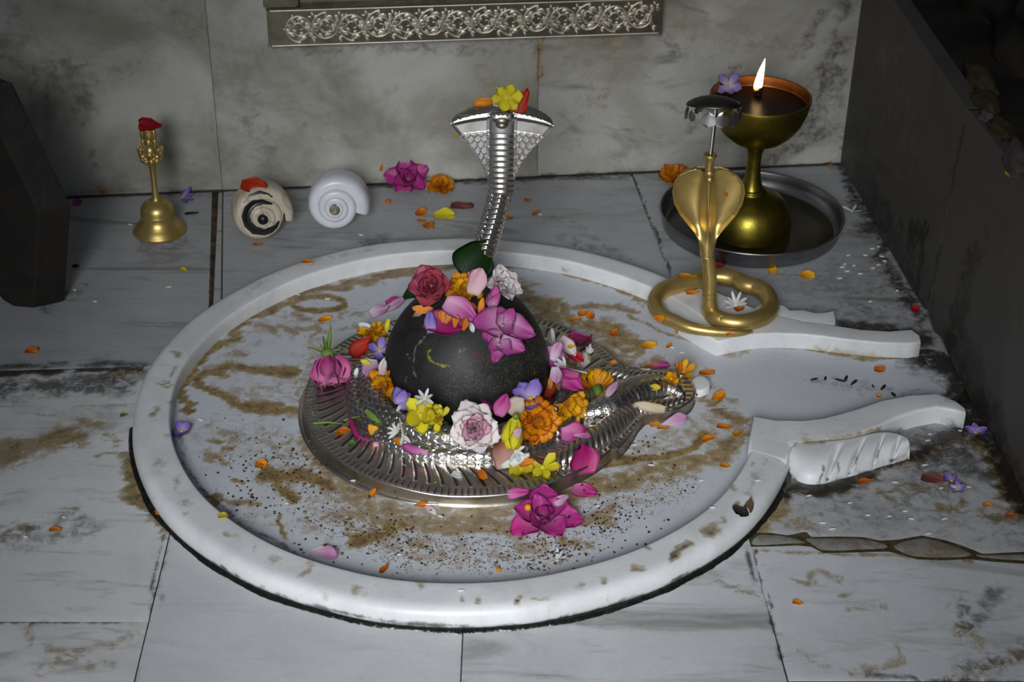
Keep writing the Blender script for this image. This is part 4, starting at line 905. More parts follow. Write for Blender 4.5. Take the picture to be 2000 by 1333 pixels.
# ------------------------------------------------------------------ dark wooden block at the left edge
def block():
    b0 = at(65, 603); b1 = at(128, 590); d = np.array([b1[0] - b0[0], b1[1] - b0[1], 0.])
    pb = lambda x, y: on_plane(x, y, b1, (.10, 1, 0)) - d
    k1, k2, k3 = pb(141, 402), pb(26, 160), pb(-2, 150)
    lean = np.array([1., -.10, 0])
    xz = lambda p: (p[0] - b0[0], p[2])
    F = [(0, .0), xz(k1), xz(k2), xz(k3), (k3[0] - b0[0] - .12, k3[2]), (-.20, .12), (-.12, .03), (-.042, .022), (-.030, .006), (-.020, .0)]
    A = np.array([b0 + lean * x + np.array([0, 0, z]) for x, z in F]); A[:, 2] = [z for _, z in F]
    B = A + d * 1.0
    bm = bmesh.new(); va = [bm.verts.new(p) for p in A]; vb = [bm.verts.new(p) for p in B]; n_ = len(F)
    bm.faces.new(va); bm.faces.new(vb[::-1])
    for i in range(n_): bm.faces.new([va[i], vb[i], vb[(i + 1) % n_], va[(i + 1) % n_]])
    bmesh.ops.recalc_face_normals(bm, faces=bm.faces)
    bmesh.ops.bevel(bm, geom=list(bm.edges), offset=.0028, segments=3, affect='EDGES', profile=.6, clamp_overlap=True)
    bm.verts.index_update(); V = [v.co[:] for v in bm.verts]; Fc = [[v.index for v in f.verts] for f in bm.faces]; bm.free()
    o_ = mk('wooden_block', V, Fc, M_WOOD, None, False); tag(o_, 'dark greasy wooden block leaning at the left edge of the floor', 'wood block')
block()

# ------------------------------------------------------------------ embossed silver frame on the back wall
fr0 = wp(.2285, .187, .024); frame = empty('framed_picture', tuple(wp(.44, .187, .012))); tag(frame, 'embossed silver picture frame hanging low on the back wall', 'picture frame')
def fbox(name, s0, s1, z0, z1, o0, o1, mat, bev=.002):
    bm = bmesh.new(); M = np.array([[wp(s, z, o_) for s in (s0, s1)] for z in (z0, z1) for o_ in (o0, o1)]).reshape(-1, 3)
    vs = [bm.verts.new(v) for v in M]
    for f in ((0, 1, 3, 2), (4, 6, 7, 5), (0, 4, 5, 1), (2, 3, 7, 6), (0, 2, 6, 4), (1, 5, 7, 3)): bm.faces.new([vs[i] for i in f])
    bmesh.ops.recalc_face_normals(bm, faces=bm.faces); bmesh.ops.bevel(bm, geom=list(bm.edges), offset=bev, segments=2, affect='EDGES')
    bm.verts.index_update(); V = [v.co[:] for v in bm.verts]; Fc = [[v.index for v in f.verts] for f in bm.faces]; bm.free()
    return mk(name, V, Fc, mat, frame, False)
FS0, FS1, FZ0, FZ1 = .2300, .6600, .1812, .2245
rail = fbox('bottom_rail', FS0, FS1, FZ0, FZ1, .001, .026, M_FRAMED)
fbox('side_rail', FS0 - .003, FS0 + .034, FZ1 - .001, .42, .001, .0235, M_FRAMED)
fbox('side_rail', FS1 - .036, FS1 + .001, FZ1 - .001, .42, .001, .0235, M_FRAMED)
fbox('picture_panel', FS0 + .03, FS1 - .03, FZ1 - .002, .42, .001, .010, M_FRAMED)
def relief():
    """vine scrolls hammered out of the rail: spirals, side curls and leaves"""
    parts = []; base = .0258
    def curl(path, w0, w1, hgt=.0013):
        P = np.array(path); n_ = len(P); T = np.gradient(P, axis=0); T /= np.linalg.norm(T, axis=1)[:, None] + 1e-9; S_ = np.stack([-T[:, 1], T[:, 0]], 1)
        V = []; wd = np.interp(np.linspace(0, 1, n_), [0, .5, 1], [w0, (w0 + w1) / 2, w1])
        for p, s_, w_ in zip(P, S_, wd):
            for u, h in ((-1, 0), (-.55, .8), (0, 1), (.55, .8), (1, 0)):
                qq = p + s_ * u * w_; V.append(wp(qq[0], qq[1], base + h * hgt))
        parts.append((V, grid_faces(n_, 5).tolist()))
    def leaf(c, ang, ln, wd):
        d = np.array([math.cos(ang), math.sin(ang)]); s_ = np.array([-d[1], d[0]]); V = []; n_ = 7
        for i in range(n_):
            t = i / (n_ - 1); w_ = 1.35 * wd * math.sin(PI * min(1, t ** .8 * .96 + .02)); bend = .25 * ln * t * t
            for u, h in ((-1, 0), (-.5, .9), (0, .5), (.5, .9), (1, 0)):
                qq = np.array(c) + d * ln * t + s_ * (u * w_ + bend); V.append(wp(qq[0], qq[1], base + h * .0012))
        parts.append((V, grid_faces(n_, 5).tolist()))
    n_sc = 14; pitch = (FS1 - FS0 - .03) / n_sc; zc_ = (FZ0 + FZ1) / 2
    for i in range(n_sc):
        s = FS0 + .020 + pitch * (i + .5); flip = 1 if i % 2 else -1; R0 = .0165
        th = np.linspace(0, 4.1 * PI, 70); rr = R0 * (1 - th / (4.1 * PI) * .93)
        a = flip * (th + PI * .5)
        curl(np.stack([s + rr * 1.02 * np.cos(a), zc_ + rr * np.sin(a)], 1), .0014, .0008, .0016)
        # little curls and leaves inside and outside the big spiral
        for q_ in range(11):
            a_ = flip * (q_ * 2 * PI / 11 + .4); r_ = R0 * (.80 - .03 * q_); c = (s + r_ * math.cos(a_), zc_ + r_ * math.sin(a_))
            if q_ % 3 == 2:
                t_ = np.linspace(0, 2.6 * PI, 26); r2 = .0030 * (1 - t_ / (2.6 * PI) * .8)
                curl(np.stack([c[0] + r2 * np.cos(t_ * flip + a_), c[1] + r2 * np.sin(t_ * flip + a_)], 1), .0006, .0005, .0011)
            else: leaf(c, a_ + flip * (1.9 if q_ % 2 else 1.2), .0085, .0019)
        for q_ in range(5):
            a_ = flip * (q_ * 2 * PI / 5 + 1.); c = (s + R0 * .36 * math.cos(a_), zc_ + R0 * .36 * math.sin(a_)); leaf(c, a_ + flip * 1.5, .0056, .0015)
        # filling between neighbours
        for sg in (-1, 1):
            x = s + pitch / 2; z = zc_ + sg * .0140
            leaf((x, z - sg * .0010), PI / 2 * sg, .0042, .0014); leaf((x - .0012, z - sg * .003), PI / 2 * sg + 1.1, .0046, .0012); leaf((x + .0012, z - sg * .003), PI / 2 * sg - 1.1, .0046, .0012)
            t_ = np.linspace(0, 2.4 * PI, 22); r2 = .0026 * (1 - t_ / (2.4 * PI) * .8)
            curl(np.stack([x + sg * .0035 + r2 * np.cos(t_), z - sg * .0060 + r2 * np.sin(t_)], 1), .0006, .0005, .0011)
    for z in (FZ0 + .0018, FZ1 - .0022): curl([(x, z) for x in np.linspace(FS0 + .004, FS1 - .004, 60)], .0010, .0010, .0010)
    V = []; Fc = []
    for v, f in parts:
        b = len(V); V += list(v); Fc += [[x + b for x in q_] for q_ in f]
    return mk('scrollwork', V, Fc, M_FRAME, rail)
relief()
def rope():
    V = []; Fc = []
    for i in range(120):
        s = FS0 + .036 + i * .00305; z = FZ1 + .0045; b = len(V)
        for t in np.linspace(0, 1, 5):
            for u, h in ((-1, 0), (0, 1), (1, 0)): V.append(wp(s + .0034 * t + u * .0011, z - .004 + .008 * t, .0105 + .0022 * h * math.sin(PI * (.1 + .8 * t))))
        Fc += [[x + b for x in f] for f in grid_faces(5, 3).tolist()]
    return mk('rope_moulding', V, Fc, M_FRAME, frame)
rope()

for o_ in bpy.data.objects:          # faces of these were laid out inward: turn them outward
    if o_.type == 'MESH' and o_.name.split('.')[0] in ('basin_floor', 'bent_foot_lip', 'canopy', 'engraved_plate', 'hood', 'oil_film', 'pan', 'rim', 'shell_body', 'side_band', 'lamp_oil'):
        o_.data.flip_normals()

# ================================================================== flowers and petals
bpy.context.view_layer.update()
BV = []
def bvh(o):
    me = o.data; V = world_verts(o); BV.append(BVHTree.FromPolygons([tuple(v) for v in V], [tuple(p.vertices) for p in me.polygons]))
for o_ in list(bpy.data.objects):
    if o_.type != 'MESH' or o_.name.split('.')[0] in ('flame', 'scrollwork', 'rope_moulding', 'soot_black_masonry', 'oil_film'): continue
    bvh(o_)
def drop(px, py):
    """nearest built surface seen at that pixel: point and normal"""
    d = Vector(ray(px, py)).normalized(); o_ = Vector(CAM); best = None
    for b in BV:
        h = b.ray_cast(o_, d)
        if h[0] is not None and (best is None or h[3] < best[2]): best = (h[0], h[1], h[3])
    p, n = best[0], best[1]
    if n.dot(d) > 0: n = -n
    return p, n
def drop_smooth(px, py, r=5):
    p, n = drop(px, py); s = n.copy()
    for dx, dy in ((r, 0), (-r, 0), (0, r), (0, -r)):
        q, m_ = drop(px + dx, py + dy)
        if (q - p).length < .02: s += m_
    return p, s.normalized()

C_MAG = petalmat('magenta', (.55, .14, .36), (.47, .035, .24), None, .42, .25, .12)
C_BUD = petalmat('bud_pink', (.46, .06, .25), (.60, .17, .38), None, .38, .25, .08)
C_MAGD = petalmat('deep_magenta', (.42, .04, .19), (.34, .012, .14), None, .42, .22, .12)
C_BOUG = petalmat('bougainvillea', (.62, .30, .50), (.45, .07, .30), None, .45, .28, .30)
C_PINK = petalmat('pale_pink', (.74, .56, .56), (.76, .46, .58), None, .5, .42, .10)
C_WPINK = petalmat('white_pink', (.74, .54, .58), (.86, .80, .80), None, .5, .45, .05)
C_MAUVE = petalmat('mauve', (.64, .52, .62), (.52, .26, .46), None, .5, .3, .12)
C_LILAC = petalmat('lilac', (.60, .55, .70), (.33, .24, .60), None, .5, .3, .15)
C_VIO = petalmat('violet', (.42, .32, .60), (.24, .155, .52), None, .5, .28, .15)
C_YEL = petalmat('yellow', (.58, .50, .02), (.72, .62, .03), None, .5, .3, .12)
C_MAR = petalmat('marigold', (.20, .022, .004), (.72, .30, .006), (.52, .15, .004), .5, .2, .3)
C_MARY = petalmat('marigold_gold', (.55, .20, .004), (.74, .36, .008), None, .5, .2, .3)
C_MARO = petalmat('marigold_orange', (.50, .11, .003), (.70, .22, .005), None, .5, .2, .3)
C_MARC = petalmat('marigold_heart', (.25, .05, .003), (.52, .20, .01), None, .7, .1, .3)
C_ORA = petalmat('orange', (.62, .18, .02), (.66, .22, .02), None, .5, .25, .1)
C_RED = petalmat('red', (.35, .006, .004), (.42, .012, .006), None, .5, .2, .15)
C_ROSE = petalmat('faded_red', (.50, .20, .16), (.36, .045, .085), (.46, .085, .13), .42, .3, .12)
C_WHT = petalmat('white', (.62, .64, .56), (.72, .73, .76), None, .5, .3, .05)
C_CREAM = petalmat('cream', (.55, .45, .30), (.62, .52, .42), None, .5, .3, .1)
C_WILT = petalmat('wilted', (.62, .42, .36), (.34, .12, .05), (.58, .33, .27), .35, .25, .2)
C_DRY = petalmat('dry_brown', (.12, .04, .03), (.20, .05, .035), None, .6, .1, .3)
C_GREEN = petalmat('green', (.10, .17, .03), (.16, .26, .05), None, .45, .2, .2)
C_LEAF = petalmat('dark_leaf', (.010, .035, .006), (.009, .028, .005), None, .36, .06, .25)
C_BLK = petalmat('charred', (.012, .010, .009), (.02, .015, .012), None, .7, .05, .2)
C_BROWN = petalmat('brown_scrap', (.06, .035, .018), (.11, .065, .035), None, .7, .05, .4)

def petal_me(L=1., W=.8, shape='round', cup=.15, bend=.1, ruffle=.02, seed=0, nu=9, nv=7, thick=.02, twist=0.):
    """a petal along +x from its foot at the origin; cup lifts the sides, bend lifts the tip; both faces built"""
    r = np.random.default_rng(seed); ph = r.uniform(0, 6.28, 6)
    u = np.linspace(0, 1, nu); v = np.linspace(-1, 1, nv); U, Vv = np.meshgrid(u, v, indexing='ij')
    if shape == 'round': wd = np.sin(PI * np.clip(.13 + .80 * U ** 1.15, 0, 1)) ** .55 * (1 - .25 * np.clip((U - .9) / .1, 0, 1))
    elif shape == 'obovate': wd = np.sin(PI * np.clip(.05 + .88 * U ** 1.9, 0, 1)) ** .6
    elif shape == 'pointed': wd = np.sin(PI * np.clip(.16 + .80 * U ** .9, 0, 1)) ** .75
    elif shape == 'narrow': wd = np.sin(PI * np.clip(.06 + .90 * U ** 1.1, 0, 1)) ** .7
    elif shape == 'ovate': wd = np.sin(PI * np.clip(.04 + .96 * U ** .72, 0, 1)) ** .75
    elif shape == 'square': wd = np.clip(.3 + 1.4 * U, 0, 1) * np.clip((1.06 - U) * 7, .55, 1)
    elif shape == 'bract': wd = np.sin(PI * np.clip(.16 + .84 * U ** .9, 0, 1)) ** .7
    else: wd = np.ones_like(U)
    X = L * (U - (.10 * Vv * Vv * (U ** 2) if shape in ('round', 'obovate') else 0) + .03 * ruffle * 10 * np.sin(5 * Vv + ph[0]) * U ** 3)
    Y = W / 2 * (wd * Vv * (1 + (.09 * np.sin(4 * U + ph[1]) + .06 * np.sin(9 * U + ph[4]) * np.sign(Vv)) * (ruffle > 0)) + .16 * math.sin(ph[5]) * U * U)
    Z = cup * W * (Vv * wd) ** 2 + bend * L * U ** 2 + ruffle * L * (np.sin(6 * Vv + 3 * U + ph[2]) * U ** 1.5 + .7 * np.sin(11 * Vv + ph[3]) * U ** 2 * np.abs(Vv)) + twist * Vv * U * W
    G = np.stack([X, Y, Z], -1); dx = np.gradient(G, axis=0); dy = np.gradient(G, axis=1); N = np.cross(dx, dy); N /= np.linalg.norm(N, axis=-1)[..., None] + 1e-9
    A = G.reshape(-1, 3); B = (G - N * thick * L * (.4 + .6 * (1 - np.abs(Vv[..., None]) ** 3) )).reshape(-1, 3); n_ = len(A)
    Fc = grid_faces(nu, nv).tolist(); Fb = [[x + n_ for x in f[::-1]] for f in Fc]
    lp = [i * nv for i in range(nu)] + [(nu - 1) * nv + j for j in range(1, nv)] + [i * nv + nv - 1 for i in range(nu - 2, -1, -1)] + [j for j in range(nv - 2, 0, -1)]
    Fs = [[lp[(i + 1) % len(lp)], lp[i], lp[i] + n_, lp[(i + 1) % len(lp)] + n_][::-1] for i in range(len(lp))]
    me = mesh('petal', np.concatenate([A, B]), Fc + Fb + Fs)
    attr(me, 't', np.r_[U.ravel(), U.ravel()]); attr(me, 'v', np.r_[Vv.ravel(), Vv.ravel()] * .5 + .5); return me
CACHE = {}
def pm(mat, **kw):
    key = (mat.name, tuple(sorted(kw.items())))
    if key not in CACHE:
        me = petal_me(**kw); me.materials.append(mat); CACHE[key] = me
    return CACHE[key]
def part(name, me, parent, local):
    o_ = bpy.data.objects.new(name, me); COL.objects.link(o_); o_.parent = parent; o_.matrix_local = local; return o_
def RX(a): return Matrix.Rotation(a, 4, 'X')
def RY(a): return Matrix.Rotation(a, 4, 'Y')
def RZ(a): return Matrix.Rotation(a, 4, 'Z')
def SCL(s): return Matrix.Scale(s, 4)
def TR(x, y, z): return Matrix.Translation((x, y, z))
def D(a): return math.radians(a)
TOCAM = lambda p: (Vector(CAM) - p).normalized()
VR, VU = Vector(RT), Vector(UP)

def basis_from(n, ang):
    """frame whose z is n and whose x looks, in the picture, along the angle (0 = right, 90 = up)"""
    d = VR * math.cos(D(ang)) + VU * math.sin(D(ang)); x = d - n * d.dot(n)
    if x.length < .05: x = VR - n * VR.dot(n)
    x.normalize(); y = n.cross(x); M = Matrix((x, y, n)).transposed(); fore = math.hypot(x.dot(VR), x.dot(VU)); forey = math.hypot(y.dot(VR), y.dot(VU))
    return M, max(.35, fore), max(.35, forey)

def place(px, py, base=None, ahead=0.):
    if base is None: return drop_smooth(px, py)
    p, n = drop_smooth(*base); d = Vector(ray(px, py)); dep = (p - Vector(CAM)).dot(Vector(FW)) - ahead
    return Vector(CAM) + d * dep, n
def petal(name, px, py, ang, L, W, mat, label, shape='round', k=.25, cup=.12, bend=.08, ruffle=.045, cat='petal', lift=.0, group=None, seed=None, nrm=None, twist=0., base=None, ahead=0.):
    """one loose petal lying on whatever is below that spot; sizes in pixels of the photograph"""
    p, n0 = place(px, py, base, ahead); tc = TOCAM(p); n = (n0.lerp(tc, k)).normalized() if nrm is None else Vector(nrm).normalized()
    M, fx, fy = basis_from(n, ang); mm = mpp(p); Lm, Wm = L * mm / fx, W * mm / fy
    Lm = min(Lm, L * mm * 1.9); Wm = min(Wm, W * mm * 1.9)
    sd = seed if seed is not None else int(px * 7 + py) % 1000
    me = petal_me(1., Wm / Lm, shape, cup * .8, bend, ruffle, sd, 11, 9, thick=.0005 / Lm + .008, twist=twist + .25 * math.sin(sd)); me.materials.append(mat)
    tilt = math.acos(max(-1, min(1, n.dot(n0)))); up_ = .0009 + .42 * math.sin(tilt) * min(Lm, Wm) * .5 + lift
    o_ = bpy.data.objects.new(name, me); COL.objects.link(o_)
    o_.matrix_world = Matrix.Translation(p + n0 * up_) @ M.to_4x4() @ SCL(Lm) @ TR(-.5, 0, -.02 - .3 * bend)
    tag(o_, label, cat, group); bvh(o_); return o_

GROW = 1.17
def flower_root(name, px, py, dia, label, cat='flower', k=.4, ang=90, lean=(0, 0, 0), lift=.3, group=None, base=None, ahead=0.):
    p, n0 = place(px, py, base, ahead); n = (n0.lerp(TOCAM(p), k) + VR * lean[0] + VU * lean[1]).normalized(); M, fx, fy = basis_from(n, ang); R_ = dia * mpp(p) / 2 * GROW
    root = empty(name, p + n0 * R_ * lift, M, R_); tag(root, label, cat, group); return root
def done(root):
    for c in root.children:
        V = np.array([v.co[:] for v in c.data.vertices]); Mw = np.array(wmat(c)); V = V @ Mw[:3, :3].T + Mw[:3, 3]
        BV.append(BVHTree.FromPolygons([tuple(v) for v in V], [tuple(q.vertices) for q in c.data.polygons]))
def marigold(px, py, dia, label, mats=(None, None), k=.45, n=(14, 11, 8), half=False, lean=(0, 0, 0), lift=.25, seed=0, ang=90, group=None, flat=0., base=None, ahead=0.):
    out, inn = mats[0] or C_MAR, mats[1] or C_MARY
    root = flower_root('marigold', px, py, dia, label, 'marigold', k, ang, lean, lift, group, base, ahead); r = random.Random(seed + int(px))
    for li, (cnt, ln, tl, z, w_) in enumerate(((n[0], .98, 8, -.02, .50), (n[1], .74, 32, .06, .46), (n[2], .50, 58, .12, .40))):
        for i in range(cnt):
            if half and not (-100 < (i / cnt * 360 + 180) % 360 - 180 < 100): continue
            a = 2 * PI * i / cnt + li * .5 + r.uniform(-.12, .12)
            me = pm(out if li == 0 else (inn if (i + li) % 3 else out), L=1., W=round(w_ / ln, 2), shape='square', cup=.10, bend=.12, ruffle=.06, seed=li * 7 + i % 4, nu=6, nv=6, thick=.03)
            part('petal', me, root, RZ(a) @ TR(.06, 0, z) @ RY(-D(tl + r.uniform(-9, 9) - flat)) @ RX(r.uniform(-.3, .3)) @ SCL(ln * r.uniform(.88, 1.06)))
    parts_ = []
    bm = bmesh.new()
    for i in range(34):
        a = i * 2.4; rr = .035 * math.sqrt(i); q = bmesh.ops.create_cone(bm, cap_ends=True, segments=5, radius1=.045, radius2=.02, depth=.20, matrix=TR(rr * math.cos(a), rr * math.sin(a), .22 - rr * .3) @ RZ(a) @ RY(rr * 1.6))
    me = bpy.data.meshes.new('heart'); bm.to_mesh(me); bm.free(); me.materials.append(C_MARC); attr(me, 't', RNG.random(len(me.vertices)))
    part('heart', me, root, Matrix.Identity(4)); done(root); return root
def rose(px, py, dia, label, mat, k=.5, n=17, open_=1., lean=(0, 0, 0), lift=.3, ang=90, wide=.95, inner=None, seed=0, name='rose', bud=False, ruffle=.03, group=None, dome=1., base=None, ahead=0.):
    root = flower_root(name, px, py, dia, label, 'rose', k, ang, lean, lift, group, base, ahead); r = random.Random(seed + int(px + py))
    for i in range(n):
        t = i / (n - 1); a = i * 2.39996 + r.uniform(-.2, .2)
        tilt = 88 - (72 * open_) * t ** .8 + r.uniform(-6, 6); ln = .52 + .50 * t; r0 = .05 + .10 * t
        me = pm(inner if (inner and t < .55) else mat, L=1., W=round(wide, 2), shape='round', cup=.34 if t < .6 else .20, bend=round(-.10 - .18 * t, 2) if not bud else .1, ruffle=ruffle, seed=i % 5 + (10 if t > .6 else 0), nu=9, nv=8, thick=.03)
        part('petal', me, root, RZ(a) @ TR(r0, 0, .05 * (1 - t)) @ RY(-D(tilt)) @ SCL(ln * (r.uniform(.93, 1.05))))
    done(root); return root
def star(px, py, dia, label, mat, n=5, shape='obovate', w_=.55, tilt=18, k=.4, ang=90, lean=(0, 0, 0), lift=.2, name='flower', cat='flower', tube_=None, heart=C_YEL, cup=.1, ruffle=.03, arc=360, group=None, bend=.08, jit=.2, base=None, ahead=0.):
    root = flower_root(name, px, py, dia, label, cat, k, ang, lean, lift, group, base, ahead); r = random.Random(int(px * 3 + py))
    for i in range(n):
        a = D(arc) * (i + .5) / n - D(arc) / 2 + r.uniform(-jit, jit) * .6; tl = tilt + r.uniform(-14, 14)
        me = pm(mat, L=1., W=w_, shape=shape, cup=cup, bend=bend, ruffle=ruffle, seed=i % 4, nu=8, nv=6, thick=.03)
        part('petal', me, root, RZ(a) @ TR(.05, 0, 0) @ RY(-D(tl)) @ SCL(r.uniform(.86, 1.04) * .95))
    bm = bmesh.new(); bmesh.ops.create_uvsphere(bm, u_segments=10, v_segments=6, radius=.11, matrix=TR(0, 0, .06) @ Matrix.Diagonal((1, 1, .8, 1)))
    me = bpy.data.meshes.new('heart'); bm.to_mesh(me); bm.free(); me.materials.append(heart); attr(me, 't', np.full(len(me.vertices), .5)); part('heart', me, root, Matrix.Identity(4))
    if tube_:
        ta, tl, tm = tube_; M = RZ(D(ta)) @ RY(D(8)); bm = bmesh.new()
        bmesh.ops.create_cone(bm, cap_ends=True, segments=8, radius1=.10, radius2=.05, depth=tl, matrix=M @ TR(tl / 2, 0, -.03) @ RY(PI / 2))
        me = bpy.data.meshes.new('flower_tube'); bm.to_mesh(me); bm.free(); me.materials.append(tm); attr(me, 't', np.full(len(me.vertices), .5)); part('flower_tube', me, root, Matrix.Identity(4))
    done(root); return root
def stem(name, pts, rad, mat, label, cat='stem', z=.0015):
    P = [drop_smooth(*q) for q in pts]; C = [p + n * (z + rad) for p, n in P]
    o_ = tube(name, smooth_path([tuple(c) for c in C], 30), np.interp(np.linspace(0, 1, 30), [0, .5, 1], [rad, rad, rad * .4]), mat, None, 8); attr(o_.data, 't', np.full(len(o_.data.vertices), .5)); return tag(o_, label, cat)

# ------------------------------------------------------------------ offerings on top of the stone
nL = Vector((.05, -.80, .58))
petal('leaf', 936, 512, 55, 80, 92, C_LEAF, 'broad glossy dark green leaf standing behind the flowers on the black stone', 'ovate', nrm=nL, cup=.10, bend=-.06, cat='leaf', lift=.006)
petal('leaf', 806, 580, 70, 62, 30, C_LEAF, 'small dark green leaf half hidden behind the faded red rose', 'ovate', k=.5, cat='leaf', lift=.001)
marigold(908, 570, 62, 'orange marigold between the faded red rose and the pale rose on the stone', k=.75, lift=.1)
rose(848, 566, 76, 'large faded red rose on the left top of the black stone', C_ROSE, k=.72, n=18, open_=.55, lean=(-.12, .0, 0), lift=.2, wide=1.25, ang=80, base=(850, 592))
rose(970, 570, 70, 'crumpled pinkish white rose on the right top of the black stone', C_WPINK, k=.5, n=22, open_=.60, lean=(.30, .12, 0), lift=.25, wide=.95, ruffle=.05, base=(985, 592))
petal('petal', 938, 562, 75, 54, 40, C_PINK, 'pale pink petal standing between the marigold and the pinkish white rose', k=.85, lift=.012, cup=.2, base=(938, 580))
petal('petal', 922, 600, 150, 26, 12, C_MAR, 'rust orange scrap of petal below the marigold on the stone', 'square', k=.5)
petal('petal', 938, 604, 80, 34, 12, C_MARO, 'narrow orange petal upright below the pale pink petal', 'narrow', k=.8, lift=.003)
petal('petal', 830, 609, 172, 40, 16, C_ORA, 'orange curled petal under the faded red rose', 'pointed', k=.6, lift=.002)
petal('petal', 816, 616, 200, 20, 12, C_WILT, 'tiny brown wilted petal tip left of the orange curled petal', 'pointed', k=.4)
petal('petal', 872, 636, -14, 84, 50, C_MAGD, 'large magenta bract hanging lowest on the left of the stone', 'bract', k=.35, cup=.22, lift=.002)
petal('petal', 842, 632, 95, 44, 22, C_VIO, 'violet side petal at the left end of the large magenta bract', 'round', k=.5, lift=.002)
for i, (x, y, a) in enumerate(((866, 618, 100), (878, 624, 60), (892, 634, 80), (906, 640, 70))):
    petal('petal', x, y, a, 25, 17, C_ORA, ('leftmost round orange floret lobe', 'second round orange floret lobe from the left', 'third round orange floret lobe from the left', 'rightmost round orange floret lobe')[i] + ' on the magenta bract', 'obovate', k=.6, lift=.004, cup=.2)
petal('petal', 902, 616, -28, 74, 42, C_BOUG, 'broad magenta bract below the marigold on the stone', 'bract', k=.5, cup=.25, lift=.006, bend=-.05)
petal('petal', 921, 640, -80, 22, 10, C_WHT, 'white scrap of petal between the two bougainvillea clusters on the stone', 'narrow', k=.4)
def bougain(px, py, dia, label, specs, k=.4, lift=.25):
    root = flower_root('bougainvillea', px, py, dia, label, 'flower', k, 0, (0, 0, 0), lift); r = random.Random(int(px))
    for a, ln, w_, tl in specs:
        me = pm(C_BOUG, L=1., W=w_, shape='bract', cup=.24, bend=.05, ruffle=.03, seed=int(a) % 5, nu=9, nv=8, thick=.025)
        part('bract', me, root, RZ(D(a)) @ TR(.03, 0, .0) @ RY(-D(tl)) @ SCL(ln))
    bm = bmesh.new()
    for i in range(3): bmesh.ops.create_cone(bm, cap_ends=True, segments=6, radius1=.03, radius2=.045, depth=.5, matrix=RZ(i * 2.1) @ RY(.5) @ TR(0, 0, .25))
    me = bpy.data.meshes.new('flower_tube'); bm.to_mesh(me); bm.free(); me.materials.append(C_MAUVE); attr(me, 't', np.full(len(me.vertices), .5)); part('flower_tube', me, root, Matrix.Identity(4)); done(root)
bougain(956, 606, 60, 'upright magenta bougainvillea bloom leaning on the pinkish white rose', ((80, 1.25, .6, 30), (60, 1.0, .55, 45), (110, .8, .5, 40)), .5, .3)
bougain(976, 637, 84, 'magenta bougainvillea bloom with bracts spread to both sides of the stone', ((-20, 1.35, .75, 8), (185, 1.3, .95, 8), (60, .8, .9, 45), (120, .8, .8, 40), (-70, .75, .9, 40)), .5, .30)
bougain(972, 668, 78, 'lowest magenta bougainvillea bloom hanging on the front of the stone', ((-105, 1.0, .75, 4), (-22, 1.15, .8, 8), (165, .9, .9, 14), (-60, .85, .8, 30), (-140, .85, .8, 30)), .45, .22)

# ------------------------------------------------------------------ on the silver cobra hood, bell, shells and parasol
petal('petal', 950, 204, 182, 46, 18, C_MARO, 'long orange petal on the left of the silver hood top', 'narrow', k=.5, lift=.001)
petal('petal', 1012, 213, 60, 60, 32, C_RED, 'orange red petal upright on the right of the silver hood top', 'pointed', k=.75, lift=.006, ruffle=.06)
petal('petal', 984, 209, 5, 46, 26, C_MAUVE, 'mauve petal under the yellow flower on the silver hood', 'round', k=.85, lift=.003)
star(990, 190, 60, 'bright yellow flower crowning the silver cobra hood', C_YEL, 6, 'obovate', .8, 22, k=.55, ang=100, lift=.25, name='yellow_flower', cup=.2, ruffle=.06)
BTOP = drop(294, 252)
petal('petal', 292, 249, 178, 44, 22, C_RED, 'red petal lying on top of the brass handbell', 'square', nrm=(0, -.25, 1), lift=.002, cup=.05)
petal('petal', 497, 364, -6, 52, 27, C_RED, 'red petal stuck on the cream painted shell', 'round', k=.3, cup=.0, bend=-.1)
star(1420, 178, 48, 'lilac flower resting on the small silver parasol', C_LILAC, 5, 'obovate', .75, 20, k=.75, ang=60, lift=.45, name='lilac_flower', tube_=(-120, .8, C_MAUVE), heart=C_PINK)
petal('petal', 1417, 379, 120, 9, 8, C_MARO, 'tiny orange petal scrap on the right lobe of the brass hood', 'pointed', k=.2)

# ------------------------------------------------------------------ ring of offerings round the stone
petal('petal', 768, 592, 20, 30, 16, C_MAGD, 'dark magenta petal highest on the left behind the stone', 'round', k=.4)
petal('petal', 742, 616, 30, 40, 24, C_MAUVE, 'pale mauve petal left behind the stone above the half marigold', 'round', k=.45, lift=.003)
petal('petal', 770, 606, 42, 44, 18, C_MAUVE, 'long mauve petal leaning on the left side of the stone', 'narrow', k=.5, lift=.004)
petal('petal', 716, 646, 160, 34, 12, C_WHT, 'curled white petal above the half marigold left of the stone', 'narrow', k=.4, lift=.003)
marigold(728, 652, 52, 'torn half marigold left of the stone', (C_MARY, C_MARY), k=.3, half=True, ang=-80, n=(12, 9, 5))
petal('petal', 757, 640, 80, 32, 9, C_YEL, 'thin yellow petal between the half marigold and the stone', 'narrow', k=.6, lift=.002)
star(742, 690, 50, 'violet flower squeezed between the red petal and the stone', C_VIO, 4, 'obovate', .8, 30, k=.4, ang=-60, lift=.25, name='violet_flower')
petal('petal', 706, 688, 50, 48, 28, C_RED, 'shiny red petal on the coils left of the stone', 'bract', k=.45, lift=.005, cup=.2)
petal('petal', 722, 727, -100, 36, 34, C_MAUVE, 'white edged mauve petal on the inner coil left of the stone', 'round', k=.5, lift=.003, cup=.22)
petal('petal', 713, 710, 160, 22, 9, C_YEL, 'small yellow scrap above the white edged mauve petal', 'narrow', k=.4, lift=.002)
petal('petal', 745, 722, 80, 40, 22, C_MAG, 'magenta petal upright beside the white edged mauve petal', 'round', k=.7, lift=.005)
petal('petal', 761, 716, 75, 36, 17, C_WPINK, 'whitish petal leaning on the stone beside the magenta petal', 'round', k=.7, lift=.004)
